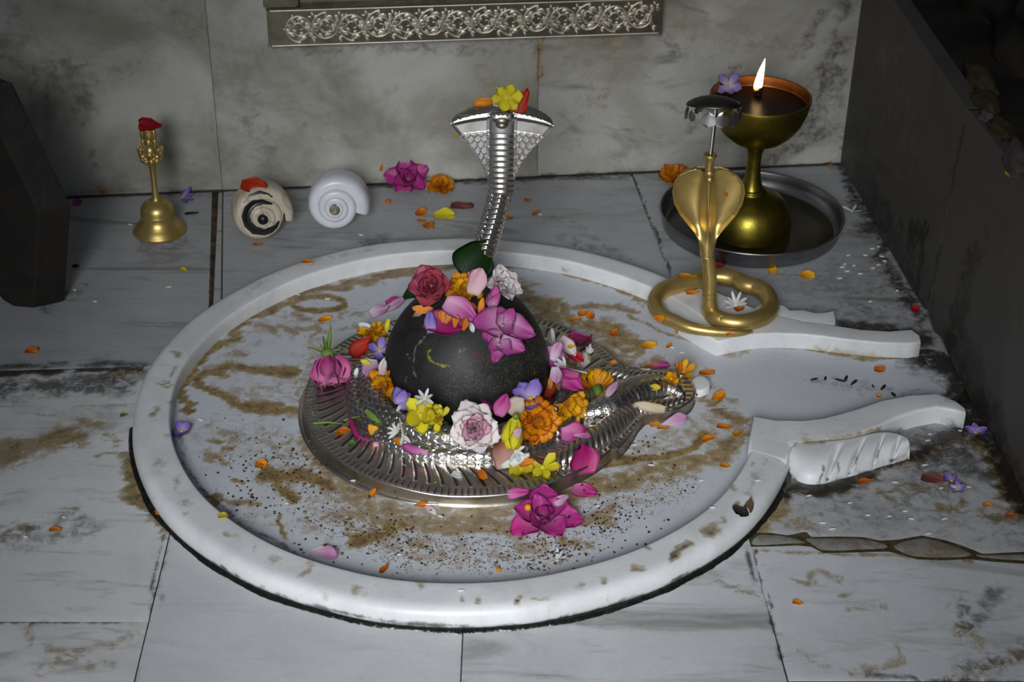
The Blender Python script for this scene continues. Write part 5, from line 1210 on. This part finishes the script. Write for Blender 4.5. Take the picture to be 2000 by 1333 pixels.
petal('petal', 698, 730, 80, 18, 8, C_WHT, 'tiny white petal on the edge of the inner coil at left', 'narrow', k=.4, lift=.001)
petal('petal', 661, 722, 10, 14, 9, C_VIO, 'tiny violet scrap behind the pink rosebud', 'round', k=.3)
marigold(761, 756, 68, 'rust and gold marigold at the left front foot of the stone', k=.75, lift=.25, base=(758, 768), ahead=.012)
def rosebud():
    root = flower_root('rosebud', 644, 744, 84, 'pink rosebud with green sepals lying on the left of the silver plate', 'rose', .55, -86, (0, 0, 0), .5)
    for i in range(9):
        a = i * 2.4; me = pm(C_BUD, L=1., W=1.05, shape='round', cup=.42, bend=.12, ruffle=.02, seed=i % 4, nu=9, nv=8, thick=.03)
        part('petal', me, root, TR(-.55, 0, 0) @ RX(a) @ TR(0, 0, -.10) @ RY(D(16 + 3 * (i // 3))) @ RX(0) @ SCL(1.3 if i < 6 else 1.18))
    part('petal', pm(C_BUD, L=1., W=.95, shape='round', cup=.3, bend=.1, ruffle=.03, seed=3, nu=9, nv=8, thick=.03), root, TR(-.35, .1, .15) @ RZ(D(38)) @ SCL(1.05))
    bm = bmesh.new(); bmesh.ops.create_uvsphere(bm, u_segments=12, v_segments=8, radius=.28, matrix=TR(-.72, 0, .0) @ Matrix.Diagonal((1., 1, 1, 1)))
    me = bpy.data.meshes.new('calyx'); bm.to_mesh(me); bm.free(); me.materials.append(C_GREEN); attr(me, 't', np.full(len(me.vertices), .5)); part('calyx', me, root, Matrix.Identity(4))
    for a, tl, ln in ((165, -10, 1.1), (195, -25, .85), (100, 20, .6), (250, 20, .7), (215, 30, .5)):
        part('sepal', pm(C_GREEN, L=1., W=.16, shape='pointed', cup=.2, bend=.15, ruffle=.0, seed=1, nu=8, nv=4, thick=.04), root, TR(-.75, 0, .1) @ RZ(D(a)) @ RY(-D(25 - tl)) @ SCL(ln))
    done(root)
rosebud()
star(782, 800, 66, 'violet trumpet flower hanging over the coils at left front', C_VIO, 4, 'round', .8, 35, k=.6, ang=55, lift=.35, name='violet_flower', arc=150, tube_=(190, 1.5, C_WHT), heart=C_LILAC)
star(822, 814, 72, 'yellow flower with layered petals left of the pale pink rose', C_YEL, 5, 'round', .85, 26, k=.7, ang=-80, lift=.25, name='yellow_flower', cup=.15, ruffle=.05, base=(822, 838), ahead=.004)
star(832, 784, 42, 'white jasmine flower perched above the yellow flower by the stone', C_WHT, 7, 'narrow', .30, 30, k=.6, ang=20, lift=.4, name='jasmine', heart=C_WHT, base=(832, 835), ahead=.010)
marigold(857, 820, 48, 'yellow marigold with a green bud left of the large pale rose', (C_YEL, C_YEL), k=.6, n=(11, 8, 5), half=True, ang=150, base=(857, 842), ahead=.004)
def ball(name, px, py, r_px, mat, label, cat, sq=(1, 1, 1), lift=.6, group=None, src=None):
    p, n = drop_smooth(px, py); r_ = r_px * mpp(p)
    if src is not None: o_ = src.copy(); COL.objects.link(o_)
    else:
        bm = bmesh.new(); bmesh.ops.create_uvsphere(bm, u_segments=14, v_segments=9, radius=1.)
        for v in bm.verts: v.co *= 1 + .06 * math.sin(7 * v.co.x + 3 * v.co.y) + .05 * math.sin(5 * v.co.z + px)
        me = bpy.data.meshes.new(name); bm.to_mesh(me); bm.free(); me.polygons.foreach_set('use_smooth', [True] * len(me.polygons)); me.materials.append(mat); attr(me, 't', np.full(len(me.vertices), .6))
        o_ = bpy.data.objects.new(name, me); COL.objects.link(o_)
    o_.matrix_world = Matrix.Translation(p + n * r_ * lift * sq[2]) @ RZ((px * 1.7 + py) % 6.28) @ Matrix.Diagonal((r_ * sq[0], r_ * sq[1], r_ * sq[2], 1)); tag(o_, label, cat, group); return o_
ball('flower_bud', 869, 826, 11, C_GREEN, 'round green bud beside the yellow marigold', 'bud', lift=.9)
petal('petal', 936, 784, -12, 52, 32, C_MAG, 'magenta petal upright behind the large pale rose', 'round', k=.8, lift=.004, cup=.2, base=(936, 815), ahead=.002)
rose(928, 836, 84, 'large pale pink rose lying open in front of the black stone', C_WPINK, k=.85, n=30, open_=.80, lift=.2, wide=1.1, inner=C_PINK, ruffle=.05, base=(930, 858), ahead=.008)
petal('petal', 981, 800, 70, 46, 30, C_MAG, 'magenta petal upright right of the large pale rose', 'bract', k=.8, lift=.004, base=(981, 835), ahead=.004)
petal('petal', 1006, 800, 50, 40, 34, C_CREAM, 'cream petal behind the drooping yellow flower', 'round', k=.6, lift=.004, base=(1006, 835), ahead=.002)
star(1003, 815, 112, 'drooping yellow flower right of the large pale rose', C_YEL, 4, 'narrow', .42, 6, k=.75, ang=-103, lift=.15, name='yellow_flower', arc=44, cup=.25, ruffle=.05, base=(1000, 850), ahead=.012, heart=C_GREEN)
star(1036, 786, 76, 'violet flower behind the orange marigold at the front of the stone', C_VIO, 5, 'round', .8, 30, k=.5, ang=170, lift=.25, name='violet_flower', arc=240, base=(1036, 815))
petal('petal', 1042, 800, 175, 60, 14, C_WHT, 'white curled petal lying on the orange marigold', 'narrow', k=.4, lift=.009)
marigold(1042, 824, 80, 'large orange marigold at the right front of the stone', (C_MARO, C_MARO), k=.6, n=(16, 12, 9), lift=.15, base=(1045, 835))
petal('petal', 1073, 768, 70, 46, 26, C_RED, 'dark red petal against the right front foot of the stone', 'round', k=.7, lift=.004)
petal('petal', 1074, 752, 85, 24, 10, C_MARY, 'small golden petal above the dark red petal', 'pointed', k=.7, lift=.006)
marigold(1098, 790, 72, 'golden marigold fanned out to the right of the large orange one', (C_MARY, C_MARY), k=.6, half=True, ang=-60, n=(15, 12, 7), lift=.25)
petal('petal', 1094, 766, 95, 30, 14, C_DRY, 'brownish petal base on the golden marigold', 'square', k=.6, lift=.01)
petal('petal', 1092, 712, -72, 62, 38, C_BOUG, 'magenta petal with pale rim against the right side of the stone', 'round', k=.6, lift=.004, cup=.25)
petal('petal', 1090, 735, -85, 34, 24, C_MAUVE, 'mauve petal under the pale rimmed magenta petal', 'round', k=.6, lift=.004)
petal('petal', 1118, 708, -42, 40, 20, C_RED, 'blood red petal right of the pale rimmed magenta petal', 'round', k=.6, lift=.006)
petal('petal', 1090, 688, 70, 42, 22, C_MAUVE, 'pale mauve petal standing at the right side of the stone', 'round', k=.65, lift=.004)
petal('petal', 1109, 682, -50, 46, 24, C_WPINK, 'curled whitish pink petal above the blood red petal', 'round', k=.6, lift=.007, cup=.3)
petal('petal', 1077, 668, 95, 34, 8, C_WHT, 'thin white petal standing close to the right side of the stone', 'narrow', k=.7, lift=.003)
petal('petal', 1106, 690, 20, 12, 9, C_MARY, 'tiny golden scrap on the whitish pink petal', 'round', k=.5, lift=.009)
star(1104, 727, 46, 'small white jasmine flower lying across the magenta petals at right', C_WHT, 5, 'narrow', .3, 25, k=.5, ang=170, lift=.4, name='jasmine', arc=160, tube_=(180, 1.6, C_WHT), heart=C_WHT)
petal('petal', 1139, 712, 60, 40, 22, C_WPINK, 'pale pink petal behind the jasmine bud at right', 'round', k=.5, lift=.001)
petal('petal', 1110, 749, -35, 62, 38, C_MAG, 'broad magenta petal lying right of the stone above the golden marigold', 'round', k=.5, lift=.004)
petal('petal', 1105, 734, 170, 50, 18, C_MAGD, 'dark magenta petal under the small white jasmine flower', 'round', k=.5, lift=.005)
star(1147, 694, 40, 'half open white jasmine bud on the right of the plate', C_WHT, 4, 'narrow', .34, 60, k=.35, ang=80, lift=.2, name='jasmine', arc=120, tube_=(200, .8, C_GREEN), heart=C_GREEN, jit=.3)
petal('petal', 1133, 665, 8, 44, 26, C_MAGD, 'dark magenta petal on the right rear engraved rim of the plate', 'bract', k=.25, lift=.001)
def side_marigold():
    root = flower_root('marigold', 1164, 770, 64, 'gold and rust marigold with green calyx lying on its side at right', 'marigold', .5, 100, (.2, .1, 0), .4)
    for i in range(13):
        a = D(-75 + 150 * i / 12) + random.uniform(-.1, .1)
        part('petal', pm(C_MARY if i % 3 else C_MAR, L=1., W=.5, shape='square', cup=.12, bend=.12, ruffle=.06, seed=i % 4, nu=6, nv=6, thick=.03), root, RZ(a) @ TR(.05, 0, .03 * (i % 2)) @ RY(-D(8 + 16 * (i % 3))) @ SCL(.95))
    bm = bmesh.new(); bmesh.ops.create_cone(bm, cap_ends=True, segments=10, radius1=.30, radius2=.12, depth=.9, matrix=RZ(D(178)) @ TR(.45, 0, .05) @ RY(PI / 2))
    me = bpy.data.meshes.new('calyx'); bm.to_mesh(me); bm.free(); me.polygons.foreach_set('use_smooth', [True] * len(me.polygons)); me.materials.append(C_GREEN); attr(me, 't', np.full(len(me.vertices), .6)); part('calyx', me, root, Matrix.Identity(4)); done(root)
side_marigold()
petal('petal', 1192, 770, 60, 34, 14, C_MAUVE, 'mauve petal sticking out right of the side lying marigold', 'narrow', k=.5, lift=.003)
petal('petal', 1119, 853, 10, 50, 36, C_MAG, 'upper of two magenta petals on the right front of the plate', 'round', k=.45, lift=.002)
petal('petal', 1135, 893, 95, 62, 58, C_MAGD, 'big round dark magenta petal on the right front rim of the plate', 'round', k=.45, lift=.002, cup=.18)
petal('petal', 1134, 866, -8, 34, 10, C_BOUG, 'pale folded edge petal above the big round magenta petal', 'narrow', k=.5, lift=.008)
star(1060, 918, 64, 'yellow flower with five open petals on the front rim of the plate', C_YEL, 5, 'obovate', .62, 20, k=.5, ang=-75, lift=.15, name='yellow_flower', arc=300)
star(1018, 919, 54, 'crushed yellow flower on the front rim beside the open yellow one', C_YEL, 4, 'round', .9, 15, k=.3, ang=100, lift=.1, name='yellow_flower', arc=320, ruffle=.07)
petal('petal', 1030, 906, 20, 30, 12, C_MARO, 'orange petal above the two yellow flowers on the front rim', 'narrow', k=.4, lift=.001)
petal('petal', 982, 888, 100, 56, 60, C_WILT, 'wilted pinkish brown petal on the front coils', 'round', k=.6, lift=.004, ruffle=.05)
star(1008, 882, 44, 'white jasmine flower beside the wilted pinkish brown petal', C_WHT, 6, 'narrow', .34, 20, k=.5, ang=0, lift=.3, name='jasmine', arc=280, heart=C_WHT)
petal('petal', 1005, 903, 25, 60, 18, C_WHT, 'long white petal under the wilted petal on the front coil', 'narrow', k=.4, lift=.002)
petal('petal', 1017, 848, 60, 22, 18, C_PINK, 'small pink petal below the large orange marigold', 'bract', k=.5, lift=.003)
petal('petal', 943, 931, -60, 26, 16, C_MARO, 'small orange petal on the engraved front rim', 'round', k=.3)
petal('petal', 893, 931, -40, 22, 14, C_WHT, 'white scrap of petal on the engraved front rim', 'bract', k=.3, ruffle=.08)
petal('petal', 1012, 961, 12, 46, 24, C_MAG, 'magenta bract bent over the front edge of the plate', 'bract', k=.35, lift=.001)
petal('petal', 815, 879, 165, 52, 18, C_BOUG, 'folded magenta petal on the outer coil at left front', 'narrow', k=.5, lift=.003, cup=.35)
star(780, 843, 40, 'shrivelled white jasmine flower on the coils at left front', C_WHT, 5, 'narrow', .3, 28, k=.4, ang=150, lift=.3, name='jasmine', arc=200, heart=C_WHT)
star(792, 850, 46, 'long white jasmine flower hanging down the coils at left front', C_WHT, 3, 'narrow', .3, 20, k=.4, ang=-60, lift=.3, name='jasmine', arc=60, heart=C_CREAM, tube_=(170, 1.3, C_CREAM))
petal('petal', 780, 864, -30, 22, 12, C_MARO, 'small orange scrap below the white jasmine at left front', 'round', k=.3)
stem('petal', ((684, 826), (690, 843), (702, 860), (726, 867)), .0022, C_MAGD, 'rolled dark magenta petal on the left front of the plate', 'petal')
ball('lentil', 734, 870, 6.5, C_PINK, 'pinkish lentil at the end of the rolled magenta petal', 'lentil', (1, 1, .7))
petal('petal', 670, 846, 170, 30, 18, C_MARO, 'orange petal lying left of the rolled magenta petal', 'round', k=.35)
petal('petal', 729, 841, 70, 20, 18, C_MARY, 'golden petal scrap between the plate dish and the coil at left', 'square', k=.4)
petal('petal', 688, 867, 10, 16, 9, C_GREEN, 'green crushed scrap below the orange petal at left', 'round', k=.2, cat='leaf')
stem('thin_leaf', ((611, 831), (640, 829), (672, 833)), .0011, C_GREEN, 'thin green leaf blade across the left rim of the plate', 'leaf')
stem('thin_leaf', ((672, 826), (690, 819), (706, 817)), .0011, C_GREEN, 'short thin green blade touching the rolled magenta petal', 'leaf')
petal('thin_leaf', 733, 818, -42, 46, 11, C_GREEN, 'narrow green leaf blade leaning on the inner coil at left', 'pointed', k=.4, cat='leaf', lift=.002)
petal('petal', 1265, 798, 172, 66, 22, C_CREAM, 'folded cream petal on the ribbed body of the silver spout', 'bract', k=.4, lift=.002, cup=.25)
petal('petal', 1312, 822, 25, 54, 28, C_MAUVE, 'mauve petal leaning on the edge of the silver spout', 'obovate', k=.5, lift=.003)
petal('petal', 1278, 758, 0, 24, 12, C_YEL, 'flat yellow scrap on the scaled tail of the silver spout', 'round', k=.2)
petal('petal', 1276, 717, 15, 34, 10, C_MARO, 'orange petal behind the upper edge of the silver spout', 'narrow', k=.3)
petal('petal', 1290, 718, 8, 36, 14, C_MAG, 'magenta petal behind the upper edge of the silver spout', 'round', k=.3, lift=.001)
star(1333, 732, 50, 'golden yellow flower at the tip of the silver spout', C_MARY, 5, 'obovate', .55, 30, k=.5, ang=80, lift=.3, name='yellow_flower', arc=330)
star(1310, 744, 34, 'small golden flower left of the one at the spout tip', C_MARY, 5, 'round', .85, 40, k=.5, ang=180, lift=.3, name='yellow_flower')
petal('petal', 1322, 715, 85, 26, 8, C_MARO, 'thin orange petal upright over the spout tip', 'narrow', k=.6, lift=.003)

# ------------------------------------------------------------------ basin floor
chip = prism('marble_chip', [at(x, y, .009)[:2] for x, y in ((1350, 742), (1362, 733), (1378, 735), (1388, 745), (1386, 757), (1366, 764), (1352, 758))], .0014, .0075, M_RIM, None, .002, 4)
tag(chip, 'white broken marble chip against the tip of the silver spout', 'marble chip')
stem('twig', ((1360, 776), (1374, 769), (1388, 762)), .0012, C_BROWN, 'brown twig lying in front of the white marble chip', 'twig')
rose(1060, 1024, 116, 'loose magenta rose on the basin floor in front of the plate', C_MAG, k=.35, n=11, open_=.95, lift=.16, wide=.92, ang=70, seed=4)
petal('petal', 1141, 962, -28, 48, 24, C_MAG, 'bright pink petal on the basin right of the plate front', 'pointed', k=.15)
petal('petal', 1098, 977, 25, 34, 18, C_MAUVE, 'pale mauve petal right behind the loose magenta rose', 'bract', k=.15)
ball('flower_bud', 1029, 993, 7, C_MARY, 'small round golden bud at the foot of the plate', 'bud')
star(1088, 1098, 44, 'white jasmine flower with a long tube near the front of the basin', C_WHT, 5, 'narrow', .28, 25, k=.15, ang=20, lift=.1, name='jasmine', arc=190, tube_=(178, 1.6, C_CREAM), heart=C_WHT)
petal('petal', 632, 1087, -8, 56, 28, C_MAUVE, 'faded mauve petal by the front left inner edge of the rim', 'round', k=.05, cup=.04)
star(356, 848, 44, 'violet flower against the left inner edge of the rim', C_VIO, 4, 'round', .95, 30, k=.45, ang=80, lift=.25, name='violet_flower')
petal('petal', 842, 1000, -60, 28, 13, C_WPINK, 'white and pink petal on the basin below the plate front', 'bract', k=.2)
petal('petal', 822, 988, 8, 26, 10, C_MARO, 'orange petal touching the white and pink one', 'narrow', k=.2)
smalls = [(728, 966, 80, 20, 13, C_MARO, 'orange petal below the left front of the plate'), (510, 910, 5, 24, 15, C_MARO, 'orange crumpled petal on the stained left front basin'),
 (635, 625, 25, 26, 9, C_MARO, 'narrow orange petal just right of the oval stain'), (750, 1113, 70, 18, 12, C_MARO, 'orange scrap close to the front inner rim'),
 (1139, 615, 20, 20, 13, C_MARO, 'orange petal left of the twin behind the plate'), (1152, 619, 170, 18, 11, C_MARO, 'orange petal right of the twin behind the plate'), (1124, 626, 10, 22, 9, C_MARY, 'golden scrap just below the orange twin behind the plate'),
 (1200, 651, 60, 18, 12, C_MARO, 'orange scrap on the tan stain behind the spout'), (1268, 678, 5, 28, 13, C_MARY, 'golden petal on the clean marble behind the spout'), (1307, 677, 60, 12, 7, C_MARO, 'tiny orange fleck right of the golden petal'),
 (1197, 710, 20, 14, 8, C_ORA, 'tiny orange fleck on the plate where the spout begins'), (1322, 649, 90, 14, 9, C_MARO, 'tiny orange scrap below the brass coil'), (1290, 621, 0, 22, 12, C_MARO, 'orange petal at the left end of the brass coil'),
 (1405, 777, 60, 28, 18, C_MARO, 'orange folded petal right of the spout tip'), (1380, 730, -5, 30, 8, C_MARO, 'thin orange petal pointing right from the spout tip'), (1384, 858, 40, 28, 14, C_MARO, 'orange forked petal on the right of the basin'), (1415, 836, -25, 30, 12, C_MARO, 'long orange petal near the right end of the rim'), (1441, 848, 50, 18, 13, C_MARY, 'golden petal at the right inner end of the rim'),
 (1279, 830, 20, 22, 12, C_MARY, 'golden scrap under the mauve petal by the spout'), (1295, 837, 0, 24, 6, C_MARY, 'thin golden sliver beside the mauve petal by the spout'), (1416, 911, -20, 20, 9, C_MARY, 'small golden petal near the inner right of the rim'),
 (1718, 724, -15, 22, 11, C_ORA, 'orange petal on the spout channel floor'), (1716, 775, 10, 9, 6, C_ORA, 'tiny orange crumb on the spout channel floor'), (1445, 604, 45, 20, 14, C_MARO, 'orange petal inside the brass coil by the jasmine'), (1353, 573, 15, 26, 8, C_MARO, 'orange sliver inside the left of the brass coil'), (1426, 653, 0, 16, 7, C_MARO, 'orange scrap under the front of the brass coil'),
 (1342, 541, 5, 34, 13, C_MARY, 'golden petal behind the brass cobra coil'), (1508, 530, 90, 20, 17, C_MARY, 'golden petal at the front foot of the steel tray'), (1577, 540, -15, 28, 13, C_MARY, 'golden petal right of the front foot of the tray'), (1403, 522, 10, 26, 11, C_RED, 'red petal under the front left edge of the tray'),
 (1690, 942, 15, 30, 10, C_MARO, 'orange petal with a pale thread below the fluted marble leaf'), (1975, 1008, 5, 22, 8, C_MARO, 'orange petal at the far right of the stained tile'), (1928, 988, 5, 18, 6, C_MARO, 'orange sliver on the stained right tile'), (1558, 1179, -25, 20, 9, C_MARO, 'orange petal on the right front tile'),
 (108, 1036, 0, 24, 7, C_MARO, 'orange sliver on the left middle tile'), (62, 687, 0, 26, 9, C_MARO, 'orange petal on the left back tile near its front edge'), (602, 513, -10, 24, 9, C_MARO, 'orange scrap on the rear left of the rim'), (308, 1002, -40, 12, 7, C_MARO, 'orange speck in the black crevice left of the rim'),
 (503, 478, 0, 18, 6, C_MARO, 'orange sliver in front of the painted shell'), (436, 1010, 20, 20, 12, C_YEL, 'yellow curled petal on the front left of the rim'), (823, 417, 45, 22, 13, C_MARO, 'upper of three orange petals in front of the pink rose'), (824, 432, -30, 18, 10, C_MARO, 'middle of three orange petals in front of the pink rose'), (838, 443, -50, 22, 14, C_MARO, 'lowest of three orange petals in front of the pink rose'),
 (868, 423, 10, 42, 22, C_YEL, 'yellow petal in front of the small rear marigold'), (991, 427, 10, 20, 9, C_MARO, 'orange scrap right of the silver neck'), (1047, 417, 60, 16, 10, C_MARO, 'small orange petal on the rear tile right of the silver hood'), (1030, 392, 10, 12, 8, C_MARO, 'tiny orange scrap near the wall right of the silver hood'), (745, 328, 80, 12, 6, C_MARO, 'orange petal stuck on the wall left of the pink rose'),
 (892, 263, 85, 12, 6, C_YEL, 'yellow petal stuck on the wall beside the silver hood'), (150, 398, 20, 18, 12, C_MAG, 'magenta petal beside the wooden block'), (197, 372, 120, 20, 6, C_MARO, 'orange thread at the foot of the left wall'), (358, 528, 0, 14, 6, C_YEL, 'pale yellow scrap on the left back tile'), (242, 813, 10, 14, 9, C_GREEN, 'green crumb left of the rim'),
 (1788, 606, 10, 16, 13, C_RED, 'red berry like scrap at the corner of the right wall'), (1822, 938, -30, 44, 16, C_DRY, 'dark red petal on the stained tile right of the fluted leaf'), (1620, 325, 60, 9, 8, C_MARY, 'golden crumb in the right back corner'), (1970, 340, -10, 14, 5, C_YEL, 'yellow splinter on the edge of the right wall panel')]
for x, y, a, l, w_, c, lab in smalls:
    petal('petal', x, y, a, l, w_, c, lab, 'pointed' if l > 2 * w_ else 'round', k=.12, cup=.2, bend=.1, ruffle=.05, cat='leaf' if c is C_GREEN else 'petal')
marigold(1318, 350, 56, 'flattened orange marigold by the wall behind the steel tray', (C_MARO, C_MARO), k=.2, n=(12, 8, 5), lift=.1)
star(1437, 602, 50, 'white jasmine flower inside the brass cobra coil', C_WHT, 7, 'narrow', .26, 26, k=.55, ang=100, lift=.25, name='jasmine', heart=C_WHT, arc=250)
star(1858, 942, 40, 'violet flower beside the dark red petal on the stained tile', C_VIO, 5, 'round', .6, 15, k=.15, ang=200, lift=.1, name='violet_flower')
star(1870, 958, 34, 'lilac flower in front of the violet one on the stained tile', C_LILAC, 5, 'round', .7, 20, k=.2, ang=20, lift=.1, name='lilac_flower')
star(1905, 848, 46, 'dark violet flower in the wet corner below the lower spout arm', C_VIO, 5, 'round', .7, 15, k=.15, ang=20, lift=.1, name='violet_flower')
star(1664, 415, 40, 'white jasmine flower by the right wall near the tray', C_WHT, 4, 'narrow', .22, 12, k=.15, ang=100, lift=.08, name='jasmine', heart=C_WHT, tube_=(5, 1.1, C_WHT))
star(575, 590 - 0, 10, 'tiny white floret on the oval stain of the basin', C_WHT, 4, 'round', .6, 20, k=.1, lift=.1, name='jasmine') if False else None
star(1445, 1004, 34, 'black charred scrap on the right front of the rim', C_BLK, 4, 'round', 1.0, 20, k=.2, ang=0, lift=.1, name='charred_scrap', cat='scrap', heart=C_BLK)
petal('dry_scrap', 1463, 990, 75, 28, 16, C_BROWN, 'brown dry leaf scrap beside the charred scrap on the rim', 'bract', k=.3, cat='scrap', ruffle=.06)

# ------------------------------------------------------------------ by the back wall
rose(797, 358, 76, 'magenta rose lying against the back wall', C_MAG, k=.55, n=13, open_=.92, lift=.28, wide=.95, seed=2, ruffle=.05)
marigold(860, 369, 46, 'small orange marigold beside the magenta rose at the back wall', (C_MAR, C_MARO), k=.4, lift=.2)
petal('petal', 902, 405, -10, 44, 16, C_DRY, 'dried reddish petal near the silver neck', 'bract', k=.3, ruffle=.08)
ball('lentil', 758, 396, 6, C_ORA, 'pinkish lentil below the magenta rose at the wall', 'lentil', (1, 1, .7))
ball('lentil', 974, 1115, 5.5, C_ORA, 'pinkish lentil near the front inner edge of the basin', 'lentil', (1, 1, .7))
star(357, 388, 44, 'withered violet flower lying behind the brass bell', C_VIO, 5, 'narrow', .45, 10, k=.15, ang=30, lift=.08, name='violet_flower', arc=200)
petal('charred_scrap', 374, 418, 10, 26, 7, C_BLK, 'black twig scrap right of the brass bell', 'pointed', k=.2, cat='scrap')
petal('charred_scrap', 148, 521, 0, 14, 7, C_BLK, 'black crumb near the wooden block', 'round', k=.2, cat='scrap')

# ------------------------------------------------------------------ rice, seeds, char
def rice():
    spots_ = [(1690, 500), (1703, 487), (1716, 483), (1722, 502), (1728, 511), (1716, 518), (1657, 500), (1650, 517), (1645, 523), (1680, 536), (1668, 520), (1705, 525), (1752, 569), (1700, 590), (1640, 545), (1655, 531), (1748, 944), (1862, 952), (1838, 955), (1892, 953), (1660, 984), (1695, 1008), (1768, 1000), (1780, 1015), (1607, 1023), (1626, 1035), (1813, 1044), (1737, 1010), (1845, 1015), (1580, 970), (1816, 850), (1812, 862), (1875, 843), (1806, 910),
             (705, 460), (1055, 300 + 120), (254, 440), (146, 568), (168, 462), (186, 590), (330, 562), (640, 585), (583, 577), (125, 1012), (50, 1050), (360, 820), (392, 821), (1272, 910), (1370, 940), (1392, 993), (1480, 940), (900, 1155), (1168, 990), (1332, 690), (1313, 680), (1240, 870), (560, 985), (690, 940), (860, 1010), (780, 1085)]
    src = None; r = random.Random(3)
    for x, y in spots_:
        p, n = drop_smooth(x, y, 3)
        if src is None:
            bm = bmesh.new(); bmesh.ops.create_uvsphere(bm, u_segments=8, v_segments=6, radius=1.); me = bpy.data.meshes.new('rice_grain'); bm.to_mesh(me); bm.free()
            me.polygons.foreach_set('use_smooth', [True] * len(me.polygons)); me.materials.append(plain('rice', (.62, .62, .58), .5, .1)); o_ = bpy.data.objects.new('rice_grain', me); src = o_
        else: o_ = src.copy()
        COL.objects.link(o_); M, _, _ = basis_from(n, r.uniform(-40, 40))
        o_.matrix_world = Matrix.Translation(p + n * .0007) @ M.to_4x4() @ Matrix.Diagonal((.0029 * r.uniform(.7, 1.2), .0009, .0008, 1))
        zone = 'on the floor between the tray and the right wall' if x > 1600 and y < 620 else 'on the stained tile below the spout arms' if x > 1560 else 'on the left hand floor tiles' if x < 340 or y < 480 else 'on the basin'
        tag(o_, 'small white rice grain lying loose ' + zone, 'rice grain', 'rice grains ' + zone)
rice()
def seeds():
    """black sesame, brown husks and green crumbs strewn over the stained basin: nobody could count them"""
    r = np.random.default_rng(9)
    for nm, mat, cnt, sz, zones, lab in (
        ('sesame_seeds', plain('sesame', (.010, .009, .008), .5, .3), 300, .0011, (((620, 960), 200, 90), ((900, 1070), 220, 40), ((1200, 1000), 130, 70), ((470, 930), 60, 70), ((1180, 1010), 60, 40)), 'black sesame seeds strewn over the front of the basin floor'),
        ('brown_husks', plain('husk', (.13, .07, .03), .7, .4, 90, .4, (.05, .025, .012)), 260, .0014, (((600, 930), 120, 60), ((760, 1050), 160, 40), ((560, 900), 60, 60), ((1080, 1080), 60, 30), ((1240, 880), 70, 30)), 'brown husks and crumbs lying in the stains of the basin floor'),
        ('green_crumbs', plain('green_crumb', (.16, .20, .03), .5, .3), 34, .0016, (((660, 1000), 120, 60), ((860, 880), 60, 20), ((800, 900), 60, 30), ((1000, 1050), 120, 40), ((620, 800), 20, 30)), 'yellow green crumbs scattered on the basin and the front coils')):
        V = []; Fc = []; bm = bmesh.new(); bmesh.ops.create_icosphere(bm, subdivisions=1, radius=1.)
        B = np.array([v.co[:] for v in bm.verts]); bf = [[v.index for v in f.verts] for f in bm.faces]; bm.free()
        for i in range(cnt):
            (cx, cy), sx, sy = zones[i % len(zones)]; x, y = r.normal(cx, sx * .6), r.normal(cy, sy * .6); p, n = drop(x, y)
            if nm != 'green_crumbs' and p.z > .012: continue
            s = sz * r.uniform(.5, 1.15); a = r.uniform(0, PI); st = r.uniform(.6, 1.5)
            q = B * np.array([s * st, s, s * .55]); q = np.stack([q[:, 0] * math.cos(a) - q[:, 1] * math.sin(a), q[:, 0] * math.sin(a) + q[:, 1] * math.cos(a), q[:, 2]], 1)
            b = len(V); V += [tuple(np.array(p) + v + np.array([0, 0, s * .3])) for v in q]; Fc += [[k_ + b for k_ in f] for f in bf]
        tag(mk(nm, V, Fc, mat, None), lab, 'seeds', None, 'stuff')
seeds()
r_ = random.Random(5); CH = plain('charcoal', (.010, .010, .009), .8, .4)
for i, (x, y) in enumerate(((1640, 744), (1652, 741), (1668, 748), (1705, 755), (1725, 758), (1745, 772), (1612, 740), (1590, 742))):
    ball('char_flake', x, y, 3.5 + 3 * r_.random(), CH, 'black charred flake lying loose on the spout channel floor', 'charred flake', (1.2 + r_.random(), .5, .35), group='charred flakes in the spout channel')
